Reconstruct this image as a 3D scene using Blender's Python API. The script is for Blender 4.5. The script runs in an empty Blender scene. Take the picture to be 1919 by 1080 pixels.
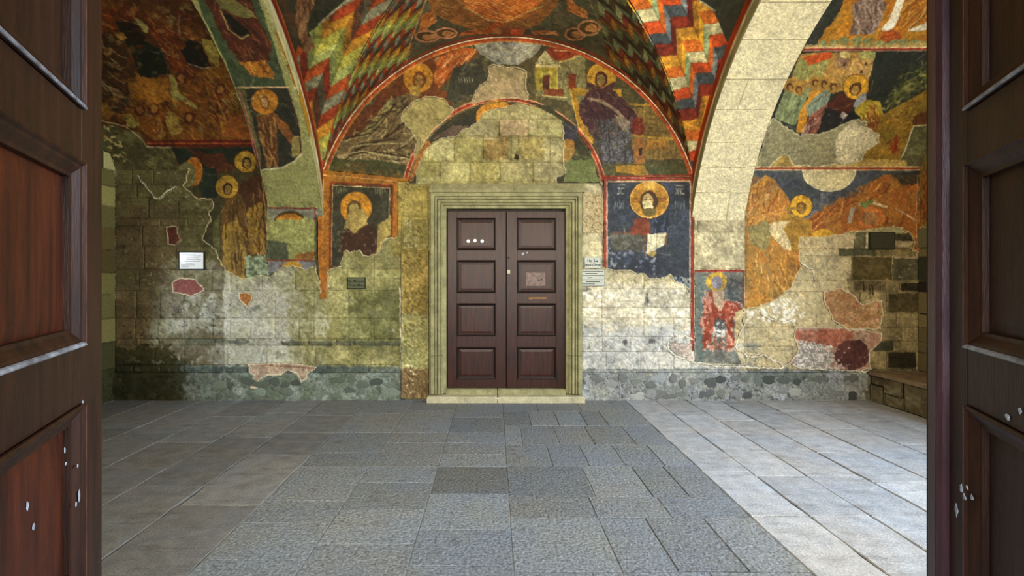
import bpy, math, random
import numpy as np

# ------------------------------------------------------------------ camera, world, lights, exposure
SC = bpy.context.scene
COL = SC.collection
F, VX, VY, CZ, D = 964.0, 926.0, 524.0, 1.5, 6.4      # focal length in px, vanishing point, eye height, distance to the back wall
S = F / D                                             # canvas pixels per metre on the back wall
cam = bpy.data.cameras.new('camera'); cam_o = bpy.data.objects.new('camera', cam); COL.objects.link(cam_o)
cam.sensor_width = 36; cam.lens = F / 1919 * 36
cam.shift_x = (959.5 - VX) / 1919; cam.shift_y = -(540 - VY) / 1919
cam.clip_start = 0.02; cam.clip_end = 100
cam_o.location = (0, 0, CZ); cam_o.rotation_euler = (math.pi / 2, 0, 0)
SC.camera = cam_o

w = bpy.data.worlds.new('sky'); SC.world = w; w.use_nodes = True
bgn = w.node_tree.nodes['Background']; bgn.inputs[0].default_value = (0.62, 0.78, 1, 1); bgn.inputs[1].default_value = 1.6

def area(name, loc, target, sx, sy, power, color):
    l = bpy.data.lights.new(name, 'AREA'); l.shape = 'RECTANGLE'; l.size = sx; l.size_y = sy
    l.energy = power; l.color = color
    o = bpy.data.objects.new(name, l); COL.objects.link(o); o.location = loc
    d = np.array(target, float) - np.array(loc, float)
    import mathutils
    o.rotation_euler = mathutils.Vector(d).to_track_quat('-Z', 'Y').to_euler()
    return o
area('daylight_entrance', (0.1, -1.6, 2.1), (0.4, 6.4, 0.4), 2.2, 2.6, 175, (0.88, 0.94, 1.0))
area('daylight_right_window', (6.7, 3.2, 3.5), (1.6, 4.1, 0.0), 2.6, 2.2, 760, (0.68, 0.83, 1.0))
area('daylight_left_window', (-5.75, 3.5, 2.25), (-2.9, 6.4, 0.5), 0.9, 0.6, 120, (0.78, 0.88, 1.0))
area('floodlight_right', (2.0, 0.85, 2.35), (3.3, 6.4, 3.3), 0.5, 0.25, 150, (1.0, 0.88, 0.66))
area('floodlight_left', (-1.3, 0.85, 2.35), (-0.4, 6.4, 3.1), 0.5, 0.25, 108, (1.0, 0.87, 0.60))
SC.view_settings.view_transform = 'Standard'; SC.view_settings.look = 'None'
SC.view_settings.gamma = 1; SC.view_settings.use_curve_mapping = False
SC.view_settings.exposure = 0.25
SC.cycles.use_denoising = True
SC.cycles.max_bounces = 7; SC.cycles.diffuse_bounces = 4

# ------------------------------------------------------------------ geometry of the room
XL, XR, YF = -4.72, 5.28, 0.60                        # side walls, front wall
XC, ZC, RC = 0.166, 2.104, 2.41                       # wall arch of the middle bay
TB, ZB, RB = 2.90, 1.322, 3.278                       # barrel profile, t = distance from the back wall
ZR_, RR = 1.284, 3.05                                 # arch soffit profile
RIBS = {'right': (2.457, 3.11), 'left': (-2.79, -2.125)}
ZS = ZB + math.sqrt(RB ** 2 - TB ** 2)                # springing height
TH0 = math.acos(TB / RB)                              # angle at the springing
def fA(x): return ZC + np.sqrt(np.maximum(RC ** 2 - (x - XC) ** 2, 0))
def gB(t): return ZB + np.sqrt(np.maximum(RB ** 2 - (TB - t) ** 2, 0))
VS = VY - (ZS - CZ) * S                               # canvas row of the springing
THR = math.acos(TB / RR); ZSR = ZR_ + RR * math.sin(THR); VSR = VY - (ZSR - CZ) * S

def first_root(fun, px, py, t1=2.8):
    t = np.linspace(0, t1, 700); Y = D - t
    X = (px - VX) / F * Y; Z = CZ + (VY - py) / F * Y
    v = fun(X, t) - Z
    # walking from the eye towards the wall: the point where the ray leaves the vault volume
    idx = np.where(v < 0)[0]
    i = idx[0] if len(idx) else None
    if v[0] > 0 and i is None: return 0.0
    k = np.where(np.sign(v[1:]) != np.sign(v[:-1]))[0]
    return float(t[k[-1]]) if len(k) else 0.0
def at_wall(px, py): return px, py
def at_barrel(px, py):
    t = first_root(lambda X, t: gB(t), px, py)
    th = math.acos((TB - t) / RB)
    return VX + (px - VX) / F * (D - t) * S, VS - (th - TH0) * RB * S
def at_soffit(px, py):
    t = first_root(lambda X, t: ZR_ + np.sqrt(np.maximum(RR ** 2 - (TB - t) ** 2, 0)), px, py)
    if t <= 0.001: return px, py
    th = math.acos((TB - t) / RR)
    return VX + (px - VX) / F * (D - t) * S, VSR - (th - THR) * RR * S
def at_web(px, py):
    t = first_root(lambda X, t: fA(X), px, py)
    X = (px - VX) / F * (D - t)
    return 951 + RC * math.asin(max(-1, min(1, (X - XC) / RC))) * S, -t * S

# ------------------------------------------------------------------ painting toolkit (albedo on the plaster, in surface units)
rng = np.random.default_rng(7); rnd = random.Random(11)
def hx(c):
    if isinstance(c, str): return np.array([int(c[i:i + 2], 16) / 255 for i in (0, 2, 4)])
    return np.array(c, float)
def vnoise(h, w, sy, sx):
    gh, gw = int(h / sy) + 3, int(w / sx) + 3
    g = rng.random((gh, gw)).astype(np.float32)
    y = np.arange(h) / sy; x = np.arange(w) / sx
    yi = y.astype(int); xi = x.astype(int); fy = y - yi; fx = x - xi
    fy = (fy * fy * (3 - 2 * fy))[:, None]; fx = (fx * fx * (3 - 2 * fx))[None, :]
    a = g[yi][:, xi]; b = g[yi][:, xi + 1]; c = g[yi + 1][:, xi]; d = g[yi + 1][:, xi + 1]
    return (a * (1 - fx) + b * fx) * (1 - fy) + (c * (1 - fx) + d * fx) * fy
def fbm(h, w, s, octv=4, asp=1.0):
    o = np.zeros((h, w), np.float32); a = 1; n = 0
    for k in range(octv):
        o += a * vnoise(h, w, max(1.5, s / 2 ** k), max(1.5, s * asp / 2 ** k)); n += a; a *= 0.55
    return o / n

class Canvas:
    def __init__(self, x0, y0, x1, y1, base, conv=at_wall):
        self.x0, self.y0, self.w, self.h = int(x0), int(y0), int(x1 - x0), int(y1 - y0)
        h, w = self.h, self.w
        self.c = np.zeros((h, w, 3), np.float32) + hx(base).astype(np.float32)
        self.conv = conv
        self.wx = (fbm(h, w, 9, 3) - .5) * 2; self.wy = (fbm(h, w, 9, 3) - .5) * 2
        self.n1 = fbm(h, w, 5, 3) - .5; self.n2 = fbm(h, w, 26, 4) - .5
        self.n3 = fbm(h, w, 90, 4) - .5
        self.id = np.zeros((h, w), np.int16)
        self.raw = False
    def P(self, pts):
        if self.raw: return np.array([(x - self.x0, y - self.y0) for x, y in pts], float)
        return np.array([np.subtract(self.conv(x, y), (self.x0, self.y0)) for x, y in pts], float)
    def box(self, q, m=6):
        a = np.floor(q.min(0) - m).astype(int); b = np.ceil(q.max(0) + m).astype(int)
        return max(0, a[1]), min(self.h, b[1]), max(0, a[0]), min(self.w, b[0])
    def mask(self, pts, warp=2.0):
        q = self.P(pts); r0, r1, c0, c1 = self.box(q)
        if r1 <= r0 or c1 <= c0: return None
        yy, xx = np.mgrid[r0:r1, c0:c1].astype(np.float32)
        xx = xx + self.wx[r0:r1, c0:c1] * warp * 2; yy = yy + self.wy[r0:r1, c0:c1] * warp * 2
        ins = np.zeros(xx.shape, bool); n = len(q)
        for i in range(n):
            x1, y1 = q[i]; x2, y2 = q[(i + 1) % n]
            if y1 == y2: continue
            cr = ((y1 > yy) != (y2 > yy)) & (xx < (x2 - x1) * (yy - y1) / (y2 - y1) + x1)
            ins ^= cr
        return (slice(r0, r1), slice(c0, c1)), ins
    def blend(self, sl, m, col, alpha, tex):
        m = np.asarray(m, np.float32)
        col = hx(col)[None, None, :] * (1 + tex * 1.6 * (self.n1[sl] + self.n2[sl]))[..., None]
        a = (m * alpha)[..., None]
        self.c[sl] = self.c[sl] * (1 - a) + np.clip(col, 0, 1) * a
    def fill(self, pts, col, warp=1.5, alpha=1, tex=.24, pid=None):
        r = self.mask(pts, warp)
        if r is None: return
        self.blend(r[0], r[1], col, alpha, tex)
        if pid is not None: self.id[r[0]][r[1]] = pid
    def soft(self, pts, col, warp=8, alpha=1, spread=22, n=7):
        q = np.array(pts, float)
        for k in range(n):
            f = (k / (n - 1) * 2 - 1) * spread; c0 = q.mean(0); d = q - c0; L = np.maximum(np.hypot(d[:, 0], d[:, 1])[:, None], 1)
            self.fill([tuple(v) for v in c0 + d * (1 - f / L)], col, warp, 1 - (1 - alpha * .97) ** (2.2 / n), .2)
    def ell(self, cx, cy, rx, ry, col, alpha=1, tex=.25, warp=1, n=28, rot=0, pid=None):
        cr, sr = math.cos(rot), math.sin(rot)
        pts = []
        for i in range(n):
            a = i * 2 * math.pi / n; ex, ey = rx * math.cos(a), ry * math.sin(a)
            pts.append((cx + ex * cr - ey * sr, cy + ex * sr + ey * cr))
        self.fill(pts, col, warp, alpha, tex, pid)
    def line(self, pts, col, wd=2.0, alpha=1, tex=.3, warp=.6, clip=None, pid=None):
        q = self.P(pts); r0, r1, c0, c1 = self.box(q, 8 + wd)
        if r1 <= r0 or c1 <= c0: return
        yy, xx = np.mgrid[r0:r1, c0:c1].astype(np.float32)
        xx = xx + self.wx[r0:r1, c0:c1] * warp * 2; yy = yy + self.wy[r0:r1, c0:c1] * warp * 2
        d = np.full(xx.shape, 1e9, np.float32)
        for i in range(len(q) - 1):
            a, b = q[i], q[i + 1]; v = b - a; L = max(float(v @ v), 1e-6)
            t = np.clip(((xx - a[0]) * v[0] + (yy - a[1]) * v[1]) / L, 0, 1)
            d = np.minimum(d, (xx - a[0] - t * v[0]) ** 2 + (yy - a[1] - t * v[1]) ** 2)
        m = np.clip(wd / 2 + .5 - np.sqrt(d), 0, 1)
        sl = (slice(r0, r1), slice(c0, c1))
        if clip is not None:
            full = np.zeros((self.h, self.w), bool); full[clip[0]] = clip[1]; m = m * full[sl]
        self.blend(sl, m, col, alpha, tex)
        if pid is not None: self.id[sl][m > .4] = pid
    def folds(self, pts, cols, n=20, ang=-60, ln=(15, 50), wd=(1, 2.6), curve=.5, alpha=.8, warp=1.2):
        """drapery / rock strokes inside a polygon"""
        clip = self.mask(pts, 1.5)
        if clip is None: return
        p = np.array(pts, float); a0, b0 = p.min(0), p.max(0)
        for _ in range(n):
            x = rnd.uniform(a0[0], b0[0]); y = rnd.uniform(a0[1], b0[1])
            a = math.radians(ang + rnd.uniform(-18, 18)); L = rnd.uniform(*ln); k = rnd.uniform(-curve, curve)
            q = []
            for i in range(5):
                q.append((x, y)); x += math.cos(a) * L / 4; y += math.sin(a) * L / 4; a += k / 2
            self.line(q, rnd.choice(cols), rnd.uniform(*wd), alpha, .2, warp, clip)
    def head(self, cx, cy, r, halo='c8911f', hair='54300f', face='a8823a', dx=0, dy=0, ring='5a3410'):
        self.ell(cx, cy, r + 1.2, r + 1.2, ring, warp=.3); self.ell(cx, cy, r, r, halo, tex=.3, warp=.3)
        x, y = cx + dx, cy + dy
        self.ell(x, y, r * .46, r * .56, hair); self.ell(x, y + r * .06, r * .3, r * .42, face)
        for s in (-1, 1): self.line([(x + s * r * .16 - 1, y - r * .04), (x + s * r * .16 + 1, y - r * .04)], '3a200c', 1.4, .9)
        self.line([(x, y), (x, y + r * .14)], '6a4318', 1.2, .8)
        self.line([(x - r * .08, y + r * .24), (x + r * .08, y + r * .24)], '6a2a18', 1.2, .7)
    def specks(self, pts, col, thr=.2, alpha=.8, fine=True):
        r = self.mask(pts, 2)
        if r is None: return
        n = (self.n1 if fine else self.n2)[r[0]] + .5 * self.n3[r[0]]
        self.blend(r[0], r[1] & (n > thr), col, alpha, .2)
    def mottle(self, pts, cols, alpha=.5):
        r = self.mask(pts, 2)
        if r is None: return
        for k, col in enumerate(cols):
            f = (self.n2 if k % 2 else np.roll(self.n2, 37 + 19 * k, 1))[r[0]] + .4 * self.n1[r[0]]
            self.blend(r[0], r[1] * np.clip((f + .04) * 3.2, 0, 1), col, alpha, .2)
    def age(self, amt=.22, chips=None, thr=.27):
        gr = vnoise(self.h, self.w, 1.6, 1.6) - .5
        self.c *= (1 + amt * (self.n2 * .8 + self.n1) + .36 * gr)[..., None]
        lum = self.c.mean(-1, keepdims=True); self.c = self.c * .9 + lum * .1
        if chips is not None:
            m = (np.roll(self.n1, 13, 0) + .35 * np.roll(self.n3, 50, 1)) > thr
            self.c = np.where(m[..., None], self.c * .45 + hx(chips).astype(np.float32) * .55, self.c)
        self.c = np.clip(self.c, 0.004, 1)
    def scratch(self, n, cols, ln=(8, 40), alpha=.4, y0=0, y1=None):
        r, self.raw = self.raw, True
        for _ in range(n):
            x = self.x0 + rnd.uniform(0, self.w); y = self.y0 + rnd.uniform(y0, y1 or self.h); a = rnd.uniform(0, math.pi); L = rnd.uniform(*ln); q = []
            for i in range(4): q.append((x, y)); a += rnd.uniform(-.5, .5); x += math.cos(a) * L / 3; y += math.sin(a) * L / 3
            self.line(q, rnd.choice(cols), rnd.uniform(.8, 1.8), alpha, .3, 1.5)
        self.raw = r
    def fillet(self, pid_new, exposed, col, wd=2):
        """lime fillet along the broken edge between painted plaster and bare masonry"""
        e = exposed.copy()
        for _ in range(wd):
            e = e | np.roll(e, 1, 0) | np.roll(e, -1, 0) | np.roll(e, 1, 1) | np.roll(e, -1, 1)
        m = e & (~exposed)
        if self.id.any(): m &= self.id > 0
        self.c[m] = self.c[m] * .15 + hx(col) * .85 * (1 + .4 * self.n1[m][:, None])
    def sample(self, u, v):
        x = np.clip(u - self.x0, 0, self.w - 1.001); y = np.clip(v - self.y0, 0, self.h - 1.001)
        xi = x.astype(int); yi = y.astype(int); fx = (x - xi)[..., None]; fy = (y - yi)[..., None]
        c = self.c; xj = np.minimum(xi + 1, self.w - 1); yj = np.minimum(yi + 1, self.h - 1)
        return (c[yi, xi] * (1 - fx) + c[yi, xj] * fx) * (1 - fy) + (c[yj, xi] * (1 - fx) + c[yj, xj] * fx) * fy
    def ids(self, u, v):
        x = np.clip(np.round(u - self.x0), 0, self.w - 1).astype(int); y = np.clip(np.round(v - self.y0), 0, self.h - 1).astype(int)
        return self.id[y, x]
def lin(c): return np.where(c <= .04045, c / 12.92, ((np.maximum(c, 0) + .055) / 1.055) ** 2.4)
def arc(cx, cy, rx, ry, a0, a1, n=24):
    return [(cx + rx * math.cos(math.radians(a0 + (a1 - a0) * i / n)), cy - ry * math.sin(math.radians(a0 + (a1 - a0) * i / n))) for i in range(n + 1)]
def rect(a, b, c, d): return [(a, b), (c, b), (c, d), (a, d)]

# ------------------------------------------------------------------ materials
def mat(name, color=None, rough=.8, attr=None, noise=None, bump=0.0, bscale=60, spec=.3, stretch=(1, 1, 1), dark=.6, light=1.25, fine=.25, metal=0, objcol=False, coords='Object'):
    m = bpy.data.materials.new(name); m.use_nodes = True; nt = m.node_tree; N = nt.nodes; L = nt.links
    b = N['Principled BSDF']; b.inputs['Roughness'].default_value = rough; b.inputs['Metallic'].default_value = metal
    b.inputs['Specular IOR Level'].default_value = spec
    tc = N.new('ShaderNodeTexCoord'); mp = N.new('ShaderNodeMapping'); mp.inputs['Scale'].default_value = stretch
    if coords == 'World':
        g = N.new('ShaderNodeNewGeometry'); L.new(g.outputs['Position'], mp.inputs['Vector'])
    else: L.new(tc.outputs[coords], mp.inputs['Vector'])
    if attr:
        a = N.new('ShaderNodeAttribute'); a.attribute_name = attr; src = a.outputs['Color']
    elif objcol:
        a = N.new('ShaderNodeObjectInfo'); src = a.outputs['Color']
    else:
        a = N.new('ShaderNodeRGB'); a.outputs[0].default_value = (*lin(hx(color)), 1); src = a.outputs[0]
    def mul(src, scale, lo, hi, detail=6, p0=.3, p1=.7, dist=0.0):
        n = N.new('ShaderNodeTexNoise'); n.inputs['Scale'].default_value = scale; n.inputs['Detail'].default_value = detail
        n.inputs['Distortion'].default_value = dist
        L.new(mp.outputs[0], n.inputs['Vector'])
        r = N.new('ShaderNodeMapRange'); r.inputs[1].default_value = p0; r.inputs[2].default_value = p1
        r.inputs[3].default_value = lo; r.inputs[4].default_value = hi; L.new(n.outputs[0], r.inputs[0])
        x = N.new('ShaderNodeVectorMath'); x.operation = 'SCALE'; L.new(src, x.inputs[0]); L.new(r.outputs[0], x.inputs['Scale'])
        return x.outputs[0], n.outputs[0]
    hgt = None
    if noise:
        src, hgt = mul(src, noise, dark, light)
    if fine:
        src, h2 = mul(src, bscale, 1 - fine, 1 + fine, 3)
        if hgt is None: hgt = h2
        if bump:
            bn = N.new('ShaderNodeBump'); bn.inputs['Strength'].default_value = bump; bn.inputs['Distance'].default_value = .01
            ad = N.new('ShaderNodeMath'); ad.operation = 'ADD'; L.new(hgt, ad.inputs[0]); L.new(h2, ad.inputs[1])
            L.new(ad.outputs[0], bn.inputs['Height']); L.new(bn.outputs[0], b.inputs['Normal'])
    L.new(src, b.inputs['Base Color'])
    return m
M = {}
M['fresco'] = mat('fresco_plaster', attr='Col', rough=.66, noise=50, dark=.85, light=1.15, bump=.25, bscale=140, fine=.2, spec=.3, coords='World')
M['masonry'] = mat('old_masonry', attr='Col', rough=.92, noise=55, dark=.86, light=1.14, bump=.28, bscale=130, fine=.22, spec=.15, coords='World')
def floor_mat(name, tint, sc, fine, bsc, streak, bump):
    """stone with broad brown to blue-grey clouds, streaks, pits and grain"""
    m = mat(name, objcol=True, rough=.62, noise=sc, dark=.82, light=1.18, bump=bump, bscale=bsc, fine=fine, spec=.3, coords='World')
    nt = m.node_tree; N = nt.nodes; L = nt.links; oi = next(n for n in N if n.type == 'OBJECT_INFO'); mp = next(n for n in N if n.type == 'MAPPING')
    outs = [l.to_socket for l in oi.outputs['Color'].links]
    n1 = N.new('ShaderNodeTexNoise'); n1.inputs['Scale'].default_value = 1.3; n1.inputs['Detail'].default_value = 7; n1.inputs['Roughness'].default_value = .65; L.new(mp.outputs[0], n1.inputs['Vector'])
    cr = N.new('ShaderNodeValToRGB'); cr.color_ramp.elements[0].position = .36; cr.color_ramp.elements[1].position = .66
    cr.color_ramp.elements[0].color = (*tint[0], 1); cr.color_ramp.elements[1].color = (*tint[1], 1); L.new(n1.outputs[0], cr.inputs[0])
    mx = N.new('ShaderNodeVectorMath'); mx.operation = 'MULTIPLY'; L.new(oi.outputs['Color'], mx.inputs[0]); L.new(cr.outputs[0], mx.inputs[1])
    m2 = N.new('ShaderNodeMapping'); m2.inputs['Scale'].default_value = streak; L.new(mp.outputs[0], m2.inputs['Vector'])
    n2 = N.new('ShaderNodeTexNoise'); n2.inputs['Scale'].default_value = 5; n2.inputs['Detail'].default_value = 8; n2.inputs['Roughness'].default_value = .7; L.new(m2.outputs[0], n2.inputs['Vector'])
    r2 = N.new('ShaderNodeMapRange'); r2.inputs[1].default_value = .3; r2.inputs[2].default_value = .46; r2.inputs[3].default_value = .62; r2.inputs[4].default_value = 1.04; L.new(n2.outputs[0], r2.inputs[0])
    sc2 = N.new('ShaderNodeVectorMath'); sc2.operation = 'SCALE'; L.new(mx.outputs[0], sc2.inputs[0]); L.new(r2.outputs[0], sc2.inputs['Scale'])
    for s_ in outs: L.new(sc2.outputs[0], s_)
    return m
M['floor'] = floor_mat('floor_stone', ((1.03, .99, .93), (.92, 1.0, 1.1)), 9, .2, 75, (.6, 2.2, 1), .5)
M['granite'] = floor_mat('speckled_floor_stone', ((1.04, 1.0, .9), (.94, 1.0, 1.1)), 34, .42, 60, (1.6, 2.0, 1), .8)
M['wood'] = mat('dark_red_varnished_wood', '34150a', rough=.4, noise=5, dark=.45, light=1.6, bump=.12, bscale=40, fine=.25, spec=.36, stretch=(9, 9, .8))
M['wood_near'] = mat('dark_brown_varnished_wood', '381d0f', rough=.5, noise=4, dark=.5, light=1.5, bump=.15, bscale=30, fine=.2, spec=.32, stretch=(9, 9, .8))
M['wood_red'] = mat('reddish_varnished_wood', '54220e', rough=.48, noise=4, dark=.35, light=1.5, bump=.15, bscale=30, fine=.2, spec=.32, stretch=(9, 9, .8))
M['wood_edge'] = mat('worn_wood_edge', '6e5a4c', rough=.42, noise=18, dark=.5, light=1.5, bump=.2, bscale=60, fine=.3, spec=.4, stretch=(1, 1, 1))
M['wood_mould'] = mat('dark_moulding_wood', '1a0a06', rough=.42, fine=.2, spec=.35)
M['bead'] = mat('worn_highlight_bead', 'a9aab0', rough=.45, noise=25, dark=.35, light=1.2, fine=.3)  # bottom bead: worn edge plus a painted highlight where it catches light
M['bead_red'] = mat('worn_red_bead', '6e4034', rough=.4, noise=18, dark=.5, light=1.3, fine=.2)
M['frame'] = mat('door_surround_stone', '9b9770', rough=.8, noise=9, dark=.66, light=1.2, bump=.5, bscale=70, fine=.2, spec=.2, coords='World')
M['marble'] = mat('sill_marble', 'bdb697', rough=.7, noise=8, dark=.75, light=1.15, bump=.4, bscale=60, fine=.15)
M['white'] = mat('white_sign_face', 'eef2f4', rough=.16, fine=.02, spec=.6)
M['grey_sign'] = mat('grey_sign_face', 'b4bab0', rough=.4, fine=.06)
M['dark_sign'] = mat('dark_green_sign_face', '5b6248', rough=.4, fine=.1)
M['dark'] = mat('dark_sign_frame', '23281c', rough=.5, fine=.1)
M['ink'] = mat('lettering', '1d211f', rough=.7, fine=0)
M['inkgrey'] = mat('faded_lettering', '8d979b', rough=.7, fine=0)
M['splash'] = mat('white_paint_splash', 'c9d2de', rough=.6, noise=60, dark=.6, light=1.1, fine=.1)
M['iron'] = mat('dark_iron', '2a2622', rough=.5, metal=.6, fine=.2)
M['brass'] = mat('worn_brown_latch', '7d5a30', rough=.5, fine=.25)
M['slate'] = mat('slatted_dark_plate', '3c3a28', rough=.6, fine=.2)

# ------------------------------------------------------------------ object helpers
def prop(o, label=None, cat=None, group=None, kind=None):
    if label: o['label'] = label
    if cat: o['category'] = cat
    if group: o['group'] = group
    if kind: o['kind'] = kind
    return o
def empty(name, loc=(0, 0, 0), rz=0, parent=None):
    o = bpy.data.objects.new(name, None); COL.objects.link(o); o.location = loc; o.rotation_euler = (0, 0, rz)
    o.empty_display_size = .1
    if parent: o.parent = parent
    return o
def mesh_obj(name, verts, faces, m, parent=None, cols=None, smooth=False):
    me = bpy.data.meshes.new(name)
    if isinstance(faces, np.ndarray):
        nf, k = faces.shape
        me.vertices.add(len(verts)); me.vertices.foreach_set('co', np.asarray(verts, np.float32).ravel())
        me.loops.add(nf * k); me.loops.foreach_set('vertex_index', faces.astype(np.int32).ravel())
        me.polygons.add(nf); me.polygons.foreach_set('loop_start', np.arange(0, nf * k, k, dtype=np.int32))
        me.update(calc_edges=True)
    else:
        me.from_pydata([tuple(v) for v in verts], [], faces); me.update()
    if cols is not None:
        a = me.attributes.new('Col', 'FLOAT_COLOR', 'POINT')
        c = np.ones((len(verts), 4), np.float32); c[:, :3] = lin(np.asarray(cols)); a.data.foreach_set('color', c.ravel())
    if smooth: me.polygons.foreach_set('use_smooth', np.ones(len(me.polygons), bool))
    me.materials.append(m)
    o = bpy.data.objects.new(name, me); COL.objects.link(o)
    if parent: o.parent = parent
    return o
def boxgeo(x0, y0, z0, x1, y1, z1):
    v = [(x, y, z) for x in (x0, x1) for y in (y0, y1) for z in (z0, z1)]
    f = [(0, 1, 3, 2), (4, 6, 7, 5), (0, 4, 5, 1), (2, 3, 7, 6), (0, 2, 6, 4), (1, 5, 7, 3)]
    return v, f
def join(*gs):
    V, Fc = [], []
    for v, f in gs:
        n = len(V); V += list(v); Fc += [tuple(i + n for i in q) for q in f]
    return V, Fc
def bevbox(x0, y0, z0, x1, y1, z1, b, face='-y'):
    """a block whose front edges are chamfered"""
    if face == '-y':
        v = [(x0, y1, z0), (x1, y1, z0), (x1, y1, z1), (x0, y1, z1), (x0, y0 + b, z0), (x1, y0 + b, z0), (x1, y0 + b, z1), (x0, y0 + b, z1),
             (x0 + b, y0, z0 + b), (x1 - b, y0, z0 + b), (x1 - b, y0, z1 - b), (x0 + b, y0, z1 - b)]
    else:
        v = [(x0, y0, z0), (x0, y1, z0), (x1, y1, z0), (x1, y0, z0), (x0, y0, z1 - b), (x0, y1, z1 - b), (x1, y1, z1 - b), (x1, y0, z1 - b),
             (x0 + b, y0 + b, z1), (x0 + b, y1 - b, z1), (x1 - b, y1 - b, z1), (x1 - b, y0 + b, z1)]
    f = [(3, 2, 1, 0), (0, 1, 5, 4), (1, 2, 6, 5), (2, 3, 7, 6), (3, 0, 4, 7), (4, 5, 9, 8), (5, 6, 10, 9), (6, 7, 11, 10), (7, 4, 8, 11), (8, 9, 10, 11)]
    return v, f
def part(name, geo, m, parent, label=None):
    o = mesh_obj(name, geo[0], geo[1], m, parent)
    if label: o['label'] = label
    return o

def sheet(name, U, V, surf, canvas, m, parent, pid=None, thick=.014, relief=.003, label=None, flip=False, keep=None):
    """a layer of plaster over the grid of surface coordinates U x V; surf(u, v, offset) -> xyz; only cells of panel pid"""
    uu, vv = np.meshgrid(U, V)
    nz = canvas.sample(uu, vv).mean(-1)
    hh = fbm(uu.shape[0], uu.shape[1], 14, 3) - .5
    P = surf(uu, vv, thick + relief * (hh * 2))
    B = surf(uu, vv, 0 * uu)
    C = canvas.sample(uu, vv)
    uc = (uu[:-1, :-1] + uu[1:, 1:]) / 2; vc = (vv[:-1, :-1] + vv[1:, 1:]) / 2
    act = np.ones(uc.shape, bool) if pid is None else (canvas.ids(uc, vc) == pid)
    if keep is not None: act &= keep(uc, vc)
    if not act.any(): return None
    h, w_ = uu.shape; idx = np.arange(h * w_).reshape(h, w_)
    q = np.stack([idx[:-1, :-1], idx[1:, :-1], idx[1:, 1:], idx[:-1, 1:]], -1)[act]
    pad = np.pad(act, 1)
    sk = []
    for (dy, dx, e) in ((-1, 0, (1, 0)), (1, 0, (2, 3)), (0, -1, (0, 2)), (0, 1, (3, 1))):
        nb = pad[1 + dy:pad.shape[0] - 1 + dy, 1 + dx:pad.shape[1] - 1 + dx]
        edge = act & ~nb
        cr = [idx[:-1, :-1], idx[:-1, 1:], idx[1:, :-1], idx[1:, 1:]]
        a = cr[e[0]][edge]; b = cr[e[1]][edge]
        sk.append(np.stack([a, b, b + h * w_, a + h * w_], -1))
    faces = np.concatenate([q] + sk)
    if flip: faces = faces[:, ::-1]
    used, inv = np.unique(faces, return_inverse=True)
    allv = np.concatenate([P.reshape(-1, 3), B.reshape(-1, 3)]); allc = np.concatenate([C.reshape(-1, 3), C.reshape(-1, 3)])
    o = mesh_obj(name, allv[used], inv.reshape(faces.shape), m, parent, allc[used])
    if label: o['label'] = label
    return o
def surf_wall(u, v, off): return np.stack([(u - VX) / S, D - off, CZ + (VY - v) / S], -1)
def surf_barrel(u, v, off):
    th = TH0 + (VS - v) / S / RB; r = RB - off
    return np.stack([(u - VX) / S, D - (TB - r * np.cos(th)), ZB + r * np.sin(th)], -1)
def surf_soffit(u, v, off):
    th = THR + (VSR - v) / S / RR; r = RR - off
    return np.stack([(u - VX) / S, D - (TB - r * np.cos(th)), ZR_ + r * np.sin(th)], -1)
def surf_web(u, v, off):
    a = (u - 951) / S / RC; r = RC - off
    return np.stack([XC + r * np.sin(a), D + v / S, ZC + r * np.cos(a)], -1)
STEP = 1.5
# ------------------------------------------------------------------ back wall: masonry colours, with zone tints of warm and cool light painted in
W = Canvas(205, 60, 1732, 762, 'a39c6c')
W.raw = True
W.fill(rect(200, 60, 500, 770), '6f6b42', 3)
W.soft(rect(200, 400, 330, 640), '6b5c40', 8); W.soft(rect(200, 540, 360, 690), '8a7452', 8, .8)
W.soft([(330, 500), (760, 505), (760, 700), (290, 700), (300, 600)], 'a3a286', 8)
W.soft([(340, 545), (560, 550), (560, 690), (320, 690)], 'b4b3a2', 10)
W.soft([(590, 430), (760, 430), (760, 700), (560, 690), (560, 560)], '9b9560', 10)
W.soft([(655, 545), (752, 560), (752, 645), (655, 640)], '66683f', 8, .8)
W.fill(rect(735, 330, 812, 480), '9a8b4b', 6)
W.mottle(rect(590, 430, 760, 700), ['8c8a4c', 'b0a975', '6f7048'], .55)
W.mottle(rect(335, 530, 620, 700), ['c3c4ba', '8f9088', 'a2a078'], .5)
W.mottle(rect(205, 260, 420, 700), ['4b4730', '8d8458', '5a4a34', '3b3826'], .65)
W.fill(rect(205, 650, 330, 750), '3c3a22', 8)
W.fill(rect(1085, 330, 1420, 560), 'b9ae88', 6)
W.soft(rect(1085, 540, 1420, 700), 'cfc5a8', 6)
W.soft(rect(1085, 620, 1420, 700), 'bfc0bc', 12)  # bluish-white daylight on the lower wall, painted into its colour
W.mottle(rect(1085, 540, 1420, 700), ['dcd7c6', 'b8b09a', 'c9c4b0'], .5)
W.fill(rect(1400, 440, 1735, 760), 'b8a478', 8)
W.soft([(1400, 580), (1500, 500), (1590, 480), (1600, 700), (1400, 700)], 'c9b98c', 6)
W.soft(rect(1590, 530, 1735, 760), '94825a', 8)
W.mottle(rect(1400, 440, 1660, 700), ['d2c49a', 'a8966c', 'bba87c'], .5)
W.mottle(rect(1590, 480, 1735, 700), ['6b5f40', 'a3905f', '857850'], .6)
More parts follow.
